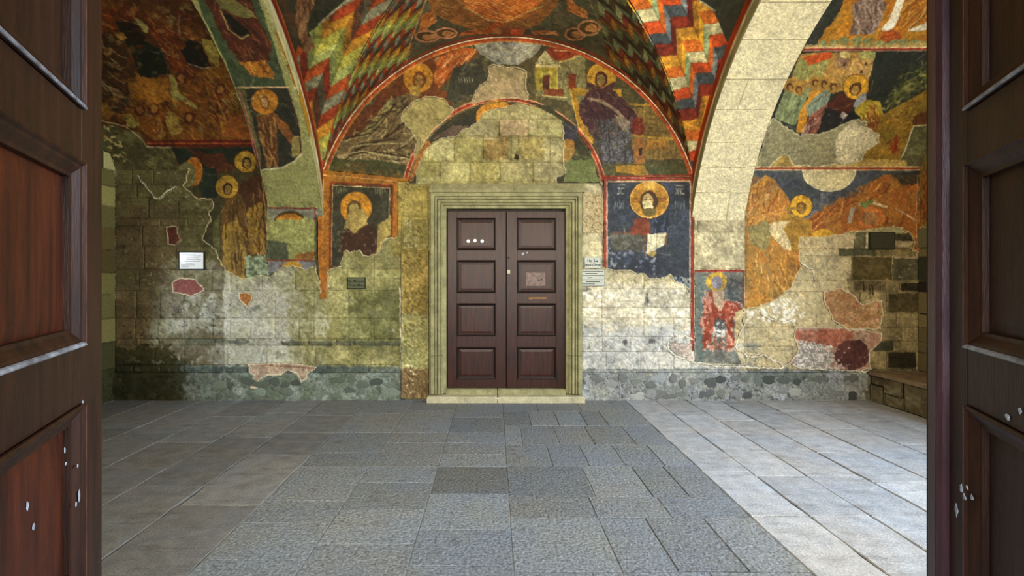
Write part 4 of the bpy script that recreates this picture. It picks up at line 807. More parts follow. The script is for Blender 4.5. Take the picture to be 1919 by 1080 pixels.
SLc.fill([(486, 392), (492, 318), (498, 320), (500, 392)], '77784a', 2, .7)
SLc.fill([(498, 380), (500, 420), (606, 420), (600, 380)], '7c7c6a', 1); SLc.ell(544, 412, 28, 18, '4a3a1a'); SLc.ell(543, 414, 24, 16, 'ad701e')
SLc.fill([(498, 378), (602, 378), (601, 388), (499, 387)], '8f9056', 1); SLc.line([(499, 389), (592, 390)], '7d3428', 3); SLc.line([(590, 389), (592, 414)], '7d3428', 3)
SLc.scratch(40, ['b8b080', '5c5c38'], y0=700); SLc.age(.16)
SRc = Canvas(1290, VSR - 1060, 1400, VSR + 6, 'd5caa2', at_soffit)
SRc.mottle([(1290, 420), (1400, -200), (1800, -200), (1400, 420)], ['ddd4b0', 'c2b78e', 'cdc29a'], .5); SRc.specks([(1290, 420), (1400, -200), (1800, -200), (1400, 420)], '9a8e64', .3, .6)
SRc.age(.14)
# side walls: u = metres from the back wall, v as on the back wall
TL = Canvas(-2, 0, 880, 762, '77703f'); TL.raw = True
TL.mottle(rect(-2, 0, 880, 762), ['8c8450', '5a5632', '9c8c5c', '4a4a2c'], .7)
TL.fill(rect(-2, 0, 90, 235), '4a2c14', 3); TL.fill(rect(-2, 225, 90, 320), '5a5a38', 3); TL.specks(rect(-2, 225, 90, 340), 'b0a870', .1, .8); TL.fill(rect(0, 440, 60, 500), '6a4020', 6, .8)
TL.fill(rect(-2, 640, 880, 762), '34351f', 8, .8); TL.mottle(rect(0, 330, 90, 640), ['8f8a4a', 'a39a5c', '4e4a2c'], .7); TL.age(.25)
TR = Canvas(-2, 0, 880, 762, '7a6a42'); TR.raw = True
TR.mottle(rect(-2, 0, 880, 762), ['8c7a50', '5c5234', '94875c'], .7)
TR.fill(rect(-2, 0, 100, 428), '8c561e', 3); TR.mottle(rect(-2, 0, 100, 428), ['a87426', '5c3818', '7a7a3c'], .8); TR.folds(rect(2, 320, 60, 428), ['b8702c', '6a2c10', 'a08a4c'], 60, 88, (14, 50)); TR.line([(-2, 428), (20, 430), (40, 424), (60, 410)], 'd8c8a0', 2.2)
TR.fill(rect(4, 484, 46, 524), '4a4630', 1); TR.fill(rect(26, 530, 48, 546), '2a2418', 1); TR.fill(rect(4, 588, 20, 600), '241f14', 1); TR.fill(rect(2, 434, 50, 466), '585438', 1); TR.age(.2)
# ------------------------------------------------------------------ back wall: masonry, plaster sheets
def structure(name, label, cat='wall'):
    o = empty(name); return prop(o, label, cat, kind='structure')
CATS = dict(wall='wall', floor='floor', ceiling='ceiling')
wb = structure('wall_back', 'end wall of old stone masonry and flaking painted plaster around the double door')
def frange(a, b, st): return np.linspace(a, b, max(2, int(round((b - a) / st)) + 1))
DOORK = lambda u, v: ~((u > 836) & (u < 1062) & (v > 392)) 
ARCHK = lambda u, v: (v > VS - 3) | (np.hypot(u - 951, v - 433) < 366)
W2 = W
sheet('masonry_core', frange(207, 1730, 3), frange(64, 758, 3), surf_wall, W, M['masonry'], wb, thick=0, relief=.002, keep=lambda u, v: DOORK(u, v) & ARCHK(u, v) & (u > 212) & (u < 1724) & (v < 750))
for k, lb in ids.items():
    m = (W.id == k); rr = np.where(m.any(1))[0]; cc = np.where(m.any(0))[0]
    if not len(rr): continue
    sheet('lime_ridge' if k == 20 else 'fresco_panel', frange(max(215, W.x0 + cc[0] - 2), min(1721, W.x0 + cc[-1] + 3), STEP), frange(W.y0 + rr[0] - 2, W.y0 + rr[-1] + 3, STEP), surf_wall, W,
          M['fresco'], wb, pid=k, thick=.018 if k != 20 else .022, relief=.0014 if k != 20 else .004, label=lb)
nst = [0]
def stone(x0, y0, x1, y1, proud=None, gap=.9, minexp=.18, name='stone_block', parent=None):
    a, b = int(max(0, x0 - W.x0)), int(max(0, y0 - W.y0)); c, d = int(min(W.w, x1 - W.x0)), int(min(W.h, y1 - W.y0))
    if c - a < 3 or d - b < 3: return
    sub = W.id[b:d, a:c]
    if (sub == 0).mean() + (sub >= 9).mean() < minexp: return
    pr = rnd.uniform(.006, .009) if proud is None else proud
    st = 2.1
    U = frange(x0 + gap / 2, x1 - gap / 2, st); V = frange(y0 + gap / 2, y1 - gap / 2, st)
    if len(U) < 4: U = frange(U[0], U[-1], (U[-1] - U[0]) / 3)
    if len(V) < 4: V = frange(V[0], V[-1], (V[-1] - V[0]) / 3)
    uu, vv = np.meshgrid(U, V); n = fbm(uu.shape[0] + 2, uu.shape[1] + 2, 6, 2)[1:-1, 1:-1] - .5
    off = pr + n * .002
    rim = np.zeros(uu.shape, bool); rim[0] = rim[-1] = True; rim[:, 0] = rim[:, -1] = True
    tilt = (uu - uu.mean()) / (np.ptp(uu) + 1) * rnd.uniform(-.002, .002); off = off + tilt
    off[rim] -= .0045
    du = np.zeros(uu.shape); dv = np.zeros(uu.shape)
    du[rim] = (np.random.default_rng(nst[0]).random(rim.sum()) - .5) * 1.0; dv[rim] = (np.random.default_rng(nst[0] + 999).random(rim.sum()) - .5) * 1.0
    nst[0] += 1
    P = surf_wall(uu + du, vv + dv, off); B = surf_wall(uu + du, vv + dv, off * 0 - .02)
    Cc = W.sample(uu, vv)
    tint = 1 + rnd.uniform(-.06, .06); Cc = np.clip(Cc * tint, 0, 1)
    h, w_ = uu.shape; idx = np.arange(h * w_).reshape(h, w_)
    q = np.stack([idx[:-1, :-1], idx[1:, :-1], idx[1:, 1:], idx[:-1, 1:]], -1).reshape(-1, 4)
    ringi = np.concatenate([idx[0, :-1], idx[:-1, -1], idx[-1, :0:-1], idx[:0:-1, 0]])
    nx = np.roll(ringi, -1); sk = np.stack([ringi, nx, nx + h * w_, ringi + h * w_], -1)
    mesh_obj(name, np.concatenate([P.reshape(-1, 3), B.reshape(-1, 3)]), np.concatenate([q, sk]), M['masonry'], parent or wb, np.concatenate([Cc.reshape(-1, 3)] * 2), smooth=False)
def course(y0, y1, xs, **k):
    for a, b in zip(xs[:-1], xs[1:]): stone(a, y0, b, y1, **k)
def rcourse(y0, y1, x0, x1, lo, hi, **k):
    xs = [x0]; 
    while xs[-1] < x1 - lo: xs.append(min(x1, xs[-1] + rnd.uniform(lo, hi)))
    xs[-1] = x1; course(y0, y1, xs, **k)
# above the door
course(192, 222, [850, 900, 938, 992, 1060]); course(222, 256, [812, 862, 935, 990, 1062], gap=1.6); course(256, 303, [786, 802, 851, 904, 957, 971, 1030, 1064], gap=1.8); course(303, 342, [776, 824, 880, 936, 998, 1062], gap=1.6)
# left bay and left of the door
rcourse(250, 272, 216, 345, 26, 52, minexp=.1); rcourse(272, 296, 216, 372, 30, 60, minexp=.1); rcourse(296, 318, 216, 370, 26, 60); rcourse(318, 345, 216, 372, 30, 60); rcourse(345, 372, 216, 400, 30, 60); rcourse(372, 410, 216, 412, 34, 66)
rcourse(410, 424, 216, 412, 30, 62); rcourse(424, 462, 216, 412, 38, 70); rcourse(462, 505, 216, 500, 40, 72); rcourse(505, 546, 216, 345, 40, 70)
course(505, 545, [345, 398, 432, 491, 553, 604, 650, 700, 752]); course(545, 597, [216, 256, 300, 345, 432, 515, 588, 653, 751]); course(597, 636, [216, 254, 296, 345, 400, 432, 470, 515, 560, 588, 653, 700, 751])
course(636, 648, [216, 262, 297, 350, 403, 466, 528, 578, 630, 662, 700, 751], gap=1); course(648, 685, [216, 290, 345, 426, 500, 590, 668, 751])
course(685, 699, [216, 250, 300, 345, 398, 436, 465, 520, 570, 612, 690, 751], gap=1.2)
course(440, 505, [590, 640, 700, 752]); course(388, 440, [700, 751]); course(345, 405, [745, 803]); course(405, 470, [752, 803])
# right of the door
course(500, 542, [1130, 1166, 1206, 1255, 1296]); course(542, 577, [1090, 1127, 1212, 1298]); course(577, 597, [1090, 1127, 1206, 1298], gap=1); course(597, 632, [1090, 1127, 1206, 1262, 1298]); course(632, 660, [1090, 1128, 1180, 1240, 1298, 1340, 1394]); course(660, 694, [1090, 1135, 1200, 1262, 1330, 1398])
course(578, 614, [1394, 1446, 1492, 1530, 1570]); course(614, 650, [1394, 1440, 1494]); course(650, 694, [1394, 1436, 1484, 1510])
course(436, 467, [1490, 1530, 1572, 1601, 1622, 1676, 1721]); course(467, 481, [1490, 1573, 1629, 1672, 1721], gap=1); course(481, 527, [1480, 1530, 1597, 1671, 1721], gap=1.8); course(527, 548, [1470, 1530, 1584, 1604, 1650, 1686, 1721])
course(548, 588, [1560, 1612, 1662, 1721]); course(588, 614, [1640, 1680, 1721]); course(614, 640, [1646, 1690, 1721]); course(640, 659, [1626, 1674, 1721]); course(659, 693, [1626, 1662, 1717, 1721])
# soffit foot of the right arch, on the wall
course(414, 436, [1307, 1395]); course(436, 504, [1305, 1395], minexp=0)
# rubble socle: rough lime mortar with rounded stones breaking through it
SOC = lambda u, v, off: surf_wall(u, v, off + np.where(v < 702, -.014, 0))
for (xa, xb) in ((216, 752), (1090, 1640)):
    sheet('lime_render', frange(xa, xb, 2), frange(698, 751, 2), SOC, W, M['masonry'], wb, thick=.026, relief=.012)
    x = xa + 4
    while x < xb - 10:
        for y in (rnd.uniform(706, 722), rnd.uniform(730, 743)):
            if rnd.random() < .25: continue
            rx_, ry_ = rnd.uniform(8, 19), rnd.uniform(6, 11); n = 11; cx, cy = x + rnd.uniform(-5, 5), y
            jit = [rnd.uniform(.7, 1.2) for _ in range(n)]; V = []; pr = rnd.uniform(.026, .036)
            for k, (sc, off) in enumerate(((1.0, .012), (.86, pr), (.5, pr + .003))):
                for i_ in range(n):
                    a = i_ * 2 * math.pi / n
                    V.append(surf_wall(np.float64(max(216, min(1700, cx + math.cos(a) * rx_ * jit[i_] * sc))), np.float64(min(749, max(700, cy + math.sin(a) * ry_ * jit[i_] * sc))), off))
            f = [tuple(range(3 * n - 1, 2 * n - 1, -1))] + [(r * n + i_, r * n + n + i_, r * n + n + (i_ + 1) % n, r * n + (i_ + 1) % n) for r in (0, 1) for i_ in range(n)]
            c = np.clip(W.sample(np.array([cx]), np.array([cy]))[0] * rnd.choice([.78, .88, .95, 1.08]), 0, 1)
            mesh_obj('rubble_stone', V, f, M['masonry'], wb, np.array([c] * len(V)))
        x += rnd.uniform(15, 30)

# carved stone strips beside the door
CP = Canvas(750, 395, 808, 740, '8f8350'); CP.raw = True
CP.fill(rect(750, 395, 808, 470), '8c8146', 2); CP.mottle(rect(750, 395, 808, 470), ['aaa070', '6b6434', 'b8ae84'], .8)
CP.fill(rect(750, 470, 808, 590), '8f7c42', 3); CP.fill(rect(750, 590, 808, 692), '9a9660', 6); CP.fill(rect(750, 690, 808, 740), '7d6744', 3); CP.specks(rect(750, 660, 808, 735), 'd8c8a0', .2, .8)
for k in range(200):
    x, y = rnd.uniform(757, 800), rnd.uniform(472, 650); CP.line([(x, y), (x + rnd.uniform(-4, 4), y + rnd.uniform(-4, 4))], rnd.choice(['5f4c1c', 'b89a50', '7c6020']), 1.5, .8)
CP.age(.2)
def scroll(uu, vv, amp=.008): return amp * np.sin(uu * .42 + 2.2 * np.sin(vv * .21)) * np.cos(vv * .38 + 1.5 * np.sin(uu * .3))
def carved(name, x0, x1, y0, y1, cv, label, thick=.03):
    sf = lambda u, v, off: surf_wall(u, v, np.where(off > 0, off + scroll(u, v) * (np.minimum(np.minimum(u - x0, x1 - u), 5) > 4) + .008 * (np.minimum(u - x0, x1 - u) < 3), 0))
    return sheet(name, frange(x0, x1, 1.2), frange(y0, y1, 1.2), sf, cv, M['masonry'], wb, thick=thick, relief=.001, label=label)
carved('carved_pilaster', 753, 804, 470, 746, CP, 'ochre pilaster carved with worn interlace left of the door')
carved('carved_fragment', 757, 803, 412, 466, CP, 'broken carved block above the left pilaster', .016)
CR = Canvas(1086, 360, 1134, 440, 'b8a67c'); CR.raw = True; CR.mottle(rect(1086, 360, 1134, 440), ['d0c098', '8c7a4c'], .7)
for cx, cy in ((1105, 385), (1120, 398), (1102, 412), (1118, 424), (1122, 374)): CR.line(arc(cx, cy, 8, 7, 0, 300, 14), '7c6438', 1.2, .7)
for k in range(60):
    x, y = rnd.uniform(1092, 1130), rnd.uniform(364, 437); CR.line([(x, y), (x + rnd.uniform(-3, 3), y + rnd.uniform(-3, 3))], rnd.choice(['6a5430', 'd8c8a0']), 1.3, .6)
CR.age(.15); carved('carved_fragment', 1092, 1130, 364, 437, CR, 'pale carved scroll fragment right of the door frame', .018)

# ------------------------------------------------------------------ side and front walls
def side_wall(name, x, sgn, cv, label):
    o = structure(name, label)
    sf = lambda u, v, off: np.stack([x + sgn * off, D - u / S, CZ + (VY - v) / S], -1)
    inside = lambda u, v: (CZ + (VY - v) / S < gB(np.clip(u / S, 0, 5.8)) + .03)
    if name == 'wall_right':
        win = lambda u, v: ~((u / S > 2.2) & (u / S < 4.6) & (v > VY - 1.9 * S) & (v < VY - .15 * S))
    else: win = lambda u, v: ~((u / S > 1.2) & (u / S < 2.25) & (v > VY - .52 * S) & (v < VY + .2 * S))
    sheet('wall_face', frange(0, 90, 2), frange(30, 750, 2), sf, cv, M['masonry'], o, thick=.0, relief=.003, keep=lambda u, v: inside(u, v), flip=sgn < 0)
    sheet('wall_face', frange(90, 874, 7), frange(30, 750, 7), sf, cv, M['masonry'], o, thick=.0, relief=.004, keep=lambda u, v: inside(u, v) & win(u, v), flip=sgn < 0)
    # stones proud of the face near the corner
    yy = [428, 466, 482, 527, 548, 588, 614, 640, 660, 695] if name == 'wall_right' else [232, 262, 290, 322, 352, 390, 430, 470, 512, 552, 596, 640, 690]
    for a, b in zip(yy[:-1], yy[1:]):
        u0 = 1
        while u0 < 86:
            u1 = min(90, u0 + rnd.uniform(28, 60))
            z1, z0 = CZ + (VY - a - .8) / S, CZ + (VY - b + .8) / S
            y1, y0 = D - (u0 + .8) / S, D - (u1 - .8) / S; p = rnd.uniform(.012, .02) * sgn; bb = .006
            xs = x - .02 * sgn
            v = [(xs, y0, z0), (xs, y1, z0), (xs, y1, z1), (xs, y0, z1), (x + p * .4, y0, z0), (x + p * .4, y1, z0), (x + p * .4, y1, z1), (x + p * .4, y0, z1),
                 (x + p, y0 + bb, z0 + bb), (x + p, y1 - bb, z0 + bb), (x + p, y1 - bb, z1 - bb), (x + p, y0 + bb, z1 - bb)]
            f = [(0, 1, 5, 4), (1, 2, 6, 5), (2, 3, 7, 6), (3, 0, 4, 7), (4, 5, 9, 8), (5, 6, 10, 9), (6, 7, 11, 10), (7, 4, 8, 11), (8, 9, 10, 11)]
            c = cv.sample(np.array([(u0 + u1) / 2]), np.array([(a + b) / 2]))[0]
            cc = np.array([c * rnd.uniform(.85, 1.15)] * 12)
            mesh_obj('stone_block', v, f, M['masonry'], o, np.clip(cc, 0, 1)); u0 = u1
    return o
side_wall('wall_left', XL, 1, TL, 'left side wall of greenish stone with scraps of painted plaster')
side_wall('wall_right', XR, -1, TR, 'right side wall of dark brown stone courses above the bench')
plain = mat('rough_wall_plaster', '9c8f66', rough=.9, noise=4, dark=.7, light=1.2, bump=.4, bscale=60, coords='World')
wl_ = bpy.data.objects['wall_left']
for g in (boxgeo(XL - .30, D - 1.2, 1.2, XL - .005, D - 1.1, 2.1), boxgeo(XL - .30, D - 2.35, 1.2, XL - .005, D - 2.25, 2.1), boxgeo(XL - .30, D - 2.35, 1.2, XL - .005, D - 1.1, 1.3), boxgeo(XL - .30, D - 2.35, 2.02, XL - .005, D - 1.1, 2.1)): part('window_reveal', g, plain, wl_)
wf = structure('wall_front', 'thick entrance wall in which the open door leaves hang')
for g in (boxgeo(XL - .3, -.35, 0, -.76, YF, 4.7), boxgeo(.91, -.35, 0, XR + .3, YF, 4.7), boxgeo(-.76, -.35, 2.6, .91, YF, 4.7)):
    part('wall_section', g, plain, wf)
# ------------------------------------------------------------------ ceiling: groin vault, barrels, arches
ce = structure('ceiling', 'painted groin vault with two barrel vaulted bays and stone arches', 'ceiling')
kA = lambda u, v: (fA(XC + RC * np.sin((u - 951) / S / RC)) >= gB(-v / S) - .012) & (np.abs(XC + RC * np.sin((u - 951) / S / RC) - .166) < 2.296)
VWA = -1.75 * S
sheet('vault_web', frange(500, 1402, STEP * 1.15), frange(VWA, 0, STEP * 1.15), surf_web, WA, M['fresco'], ce, thick=0, relief=.0022, keep=kA, label='vault web over the door with orange wings and small roundels on a dark ground')
kA2 = lambda u, v: fA(XC + RC * np.sin((u - 951) / S / RC)) >= gB(-v / S) - .05
sheet('vault_web', frange(500, 1402, 9), frange(-5.8 * S, VWA, 9), surf_web, WA, M['fresco'], ce, thick=0, relief=.0022, keep=kA2)
TOPV = VS - 2.45 * S
def kB(u, v):
    t = TB - RB * np.cos(TH0 + (VS - v) / S / RB); return gB(t) >= fA((u - VX) / S) - .012
for cv, x0, x1, lb in ((BLc, RIBS['left'][1], XC, 'left vault web with olive and red zigzag ribbons'), (BRc, XC, RIBS['right'][0], 'right vault web with bright orange and cream zigzag ribbons')):
    sheet('vault_web', frange(VX + x0 * S, VX + x1 * S, STEP * 1.1), frange(TOPV, VS + 1, STEP * 1.1), surf_barrel, cv, M['fresco'], ce, thick=0, relief=.0022, keep=kB, label=lb)
    sheet('vault_web', frange(VX + x0 * S, VX + x1 * S, 9), frange(VS - 2 * (math.pi / 2 - TH0) * RB * S, TOPV, 9), surf_barrel, cv, M['fresco'], ce, thick=0, relief=.0022, keep=lambda u, v: gB(TB - RB * np.cos(TH0 + (VS - v) / S / RB)) >= fA((u - VX) / S) - .05)
for cv, x0, x1, lb in ((VLc, XL, RIBS['left'][0], 'left barrel vault painted with a dark crowded scene'), (VRc, RIBS['right'][1], XR, 'right barrel vault painted with haloed figures and buildings in two tiers')):
    sheet('barrel_vault', frange(VX + x0 * S, VX + x1 * S, STEP), frange(TOPV, VS + 1, STEP), surf_barrel, cv, M['fresco'], ce, thick=0, relief=.0022, label=lb)
    sheet('barrel_vault', frange(VX + x0 * S, VX + x1 * S, 12), frange(VS - 2 * (math.pi / 2 - TH0) * RB * S, TOPV, 12), surf_barrel, cv, M['fresco'], ce, thick=0, relief=.0022)
LRR = 2 * (math.pi / 2 - THR) * RR * S
def arch(side, cv, label):
    x0, x1 = RIBS[side]; a = empty('transverse_arch', parent=ce); a['label'] = label
    u0, u1 = VX + x0 * S, VX + x1 * S
    if side == 'left':
        sheet('painted_soffit', frange(u0, u1, STEP), frange(VSR - 500, VSR, STEP), surf_soffit, cv, M['fresco'], a, thick=0.001, relief=.003)
        sheet('arch_soffit', frange(u0, u1, 10), frange(VSR - LRR, VSR - 500, 10), surf_soffit, cv, M['masonry'], a, thick=0.0, relief=.003)
    else:
        sheet('arch_soffit', frange(u0, u1, 8), frange(VSR - LRR, VSR, 8), surf_soffit, cv, M['masonry'], a, thick=-.004, relief=.001)
        v = VSR - 1; k = 0
        while v > VSR - LRR + 20:
            h = rnd.uniform(40, 66); vt = max(v - h, VSR - LRR); sp = u0 + (u1 - u0) * rnd.uniform(.3, .7)
            for a0, a1 in (((u0, u1),) if k % 4 else ((u0, sp), (sp, u1))):
                U = frange(a0 + (.0 if a0 == u0 else .5), a1 - (0 if a1 == u1 else .5), 2.2); V = frange(vt + .5, v - .5, 2.2 if v > VSR - 520 else 9)
                sheet('stone_block', U, V, surf_soffit, cv, M['masonry'], a, thick=.001 + rnd.uniform(-.001, .001), relief=.0012)
            v = vt; k += 1
    # cheeks of the arch
    for x, inner in ((x0, side == 'right'), (x1, side == 'left')):
        tt = np.concatenate([np.linspace(0, 2.2, 160), np.linspace(2.25, 5.8, 50)])
        zl = np.maximum(ZR_ + np.sqrt(np.maximum(RR ** 2 - (TB - tt) ** 2, 0)), ZSR); zh = gB(tt)
        rows = 9; vs = []; cs = []
        for j in range(rows):
            f = j / (rows - 1); vs.append(np.stack([np.full(tt.shape, x), D - tt, zl * (1 - f) + zh * f], -1))
            nn = (fbm(1, len(tt), 8, 3)[0] - .5)[:, None]
            if inner and side == 'right': c = ['cfc6a0', '8c8658', '857f50', '8f8a5c', 'd8c89c', 'a4421c', '9c3414', 'a03a18', 'b04c20'][j]
            elif inner: c = ['c8c08c', 'c2ba84', 'beb680', 'c6be8c', 'd8d0a4', '6e2414', '7a2814', '8c3418', 'a8641c'][j]
            else: c = '8c8454'
            cs.append(np.clip(np.repeat(hx(c)[None], len(tt), 0) * (1 + .5 * nn), 0, 1))
        if inner and side == 'left':
            for j in range(0, 4):
                m = (tt > .45) & (tt < .8); cs[j][m] = hx('a07420') * (1 + .3 * rng.random((m.sum(), 1)))
        n = len(tt); idx = np.arange(rows * n).reshape(rows, n)
        q = np.stack([idx[:-1, :-1], idx[:-1, 1:], idx[1:, 1:], idx[1:, :-1]], -1).reshape(-1, 4)
        mesh_obj('arch_cheek', np.concatenate(vs), q, M['fresco'], a, np.concatenate(cs))
arch('left', SLc, 'left arch with painted saints on its underside')
arch('right', SRc, 'right arch of bare cream stone blocks')
# backing over the vault keeps daylight out
part('vault_fill', boxgeo(XL - .3, -.35, 4.72, XR + .3, D + .4, 4.9), plain, ce)

# ------------------------------------------------------------------ floor
fl = structure('floor', 'worn stone paving with a speckled grey central strip', 'floor')
part('bedding', boxgeo(XL - .3, -2.4, -.06, XR + .3, D + .1, -.012), mat('dark_bedding', '3a352c', rough=.95, fine=.3), fl)
part('lime_bedding', boxgeo(-1.56, -1, -.02, 1.62, D, -.0065), mat('pale_joint_mortar', '8f9190', rough=.9, fine=.3), fl)
def slab(x0, x1, y0, y1, kind):
    if y1 - y0 < .05 or x1 - x0 < .05: return
    g = .0035 if kind == 'c' else .0045
    dz = rnd.uniform(-.002, .002) if kind == 'c' else rnd.uniform(-.003, .003)
    b = .003 if kind == 'c' else .006
    xa, xb, ya, yb = x0 + g, x1 - g, y0 + g, y1 - g; wob = .003 if kind == 'c' else .006; per = []
    for (px_, py_), (qx_, qy_) in zip([(xa, ya), (xb, ya), (xb, yb), (xa, yb)], [(xb, ya), (xb, yb), (xa, yb), (xa, ya)]):
        k = max(1, int(math.hypot(qx_ - px_, qy_ - py_) / .16))
        for i_ in range(k): per.append((px_ + (qx_ - px_) * i_ / k + rnd.uniform(-wob, wob), py_ + (qy_ - py_) * i_ / k + rnd.uniform(-wob, wob)))
    mx_, my_ = (xa + xb) / 2, (ya + yb) / 2; n = len(per); tx, ty = rnd.uniform(-.003, .003), rnd.uniform(-.003, .003)
    def inn(p_, d): return (p_[0] + (d if p_[0] < mx_ else -d) * (abs(p_[0] - mx_) > (xb - xa) * .3), p_[1] + (d if p_[1] < my_ else -d) * (abs(p_[1] - my_) > (yb - ya) * .3))
    v = [(*p_, -.045) for p_ in per] + [(*p_, dz - b) for p_ in per] + [(*inn(p_, b), dz + (p_[0] - mx_) * tx + (p_[1] - my_) * ty) for p_ in per]
    f = [(r * n + i_, r * n + (i_ + 1) % n, r * n + n + (i_ + 1) % n, r * n + n + i_) for r in (0, 1) for i_ in range(n)] + [tuple(range(2 * n, 3 * n))]
    o = mesh_obj('paving_slab', v, f, M['granite' if kind == 'c' else 'floor'], fl)
    t = rnd.uniform(.93, 1.07) * (.84 if kind == 'c' and -.5 < (x0 + x1) / 2 < .4 and 3.5 < (y0 + y1) / 2 < 4.2 else 1)
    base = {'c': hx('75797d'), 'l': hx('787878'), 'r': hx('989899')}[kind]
    if kind == 'c': base = base + (rnd.uniform(-.008, .008) * np.array([1, .2, -1]))
    o.color = (*lin(np.clip(base * t, 0, 1)), 1)
def column(x0, x1, ys, kind):
    ys = sorted(ys)
    for a, b in zip(ys[:-1], ys[1:]): slab(x0, x1, a, b, kind)
column(-1.556, -1.003, [6.4, 5.75, 5.04, 4.449, 4.12, 3.484, 3.17, 2.75, 2.4, 1.9, 1.4, .9, .3, -.3, -.8], 'c')
column(-1.003, -.45, [6.4, 5.9, 5.04, 4.73, 4.12, 3.8, 3.34, 2.91, 2.5, 2.0, 1.5, 1, .4, -.2, -.8], 'c')
column(-.45, .10, [6.4, 5.6, 5.04, 4.73, 4.40, 4.12, 3.6, 3.083, 2.69, 2.2, 1.7, 1.1, .5, -.2, -.8], 'c')
for ya, yb, xs in ((5.85, 6.4, [.10, .5, 1.0, 1.624]), (5.28, 5.85, [.10, .38, .67, .96, 1.18, 1.624]), (4.665, 5.28, [.10, .26, .594, .917, 1.297, 1.624]),
                   (4.13, 4.665, [.10, .47, .766, 1.06, 1.38, 1.624]), (3.553, 4.13, [.10, .70, 1.10, 1.35, 1.624]), (3.235, 3.553, [.10, .65, 1.12, 1.624]),
                   (2.64, 3.235, [.10, .655, .945, 1.31, 1.624]), (2.1, 2.64, [.10, .5, 1.1, 1.624]), (1.4, 2.1, [.1, .7, 1.2, 1.624]), (.6, 1.4, [.1, .8, 1.624]), (-.8, .6, [.1, .9, 1.624])):
    for a, b in zip(xs[:-1], xs[1:]): slab(a, b, ya, yb, 'c')
def rcol(x0, x1, kind, fixed=()):
    ys = [-.8]; 
    while ys[-1] < 5.9: ys.append(ys[-1] + rnd.uniform(.55, 1.35))
    ys[-1] = 6.4
    for f_ in fixed: ys = [y for y in ys if abs(y - f_) > .3] + [f_]
    column(x0, x1, [y for y in ys if y == 6.4 or y < 6.15], kind)
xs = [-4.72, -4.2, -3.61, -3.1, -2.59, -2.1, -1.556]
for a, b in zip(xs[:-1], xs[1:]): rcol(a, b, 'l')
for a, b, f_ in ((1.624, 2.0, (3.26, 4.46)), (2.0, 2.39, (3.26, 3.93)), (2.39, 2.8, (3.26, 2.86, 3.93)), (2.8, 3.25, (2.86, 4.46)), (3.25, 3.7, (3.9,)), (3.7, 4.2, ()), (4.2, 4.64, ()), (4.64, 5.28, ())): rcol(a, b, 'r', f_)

# ------------------------------------------------------------------ bench
be = prop(empty('stone_bench', (4.96, 5.0, 0)), 'long rough masonry bench with a stone ledge along the right wall', 'bench')
BQ = Canvas(0, 0, 420, 80, '5c5038'); BQ.raw = True; BQ.mottle(rect(0, 0, 420, 80), ['7c7258', '3c3624', '8c8468', '4a4230'], .8); BQ.specks(rect(0, 0, 420, 80), 'a39c84', .26, .7)
sfb = lambda u, v, off: np.stack([-.32 - off * np.ones_like(u), 1.34 - u / 100, .36 * (1 - v / 56)], -1)
def rel(o): return o
mesh_obj('bench_core', *boxgeo(-.30, -2.0, 0, .28, 1.34, .33), M['slate'], be)
u = 0.0
while u < 335:
    w1 = rnd.uniform(16, 38); vm = rnd.uniform(22, 34)
    for va, vb in (((0, vm), (vm, 55)) if rnd.random() < .65 else ((0, 55),)):
        U = frange(u + .8, min(u + w1, 340) - .8, 2); V = frange(va + .8, vb - .8, 2)
        sheet('rubble_stone', U, V, sfb, BQ, M['masonry'], be, thick=rnd.uniform(-.01, .006), relief=.008)
    u += w1
for a, b in ((1.345, .52), (.52, -.35), (-.35, -1.2), (-1.2, -2.0)):
    v, f = bevbox(-.345, b + .004,   .33, .28, a - .004, .372, .008, 'z')
    o = mesh_obj('ledge_slab', v, f, mat('bench_ledge_stone', '7d6a50', rough=.85, noise=6, bump=.4, fine=.2, coords='World') if a == 1.345 else bpy.data.materials['bench_ledge_stone'], be)

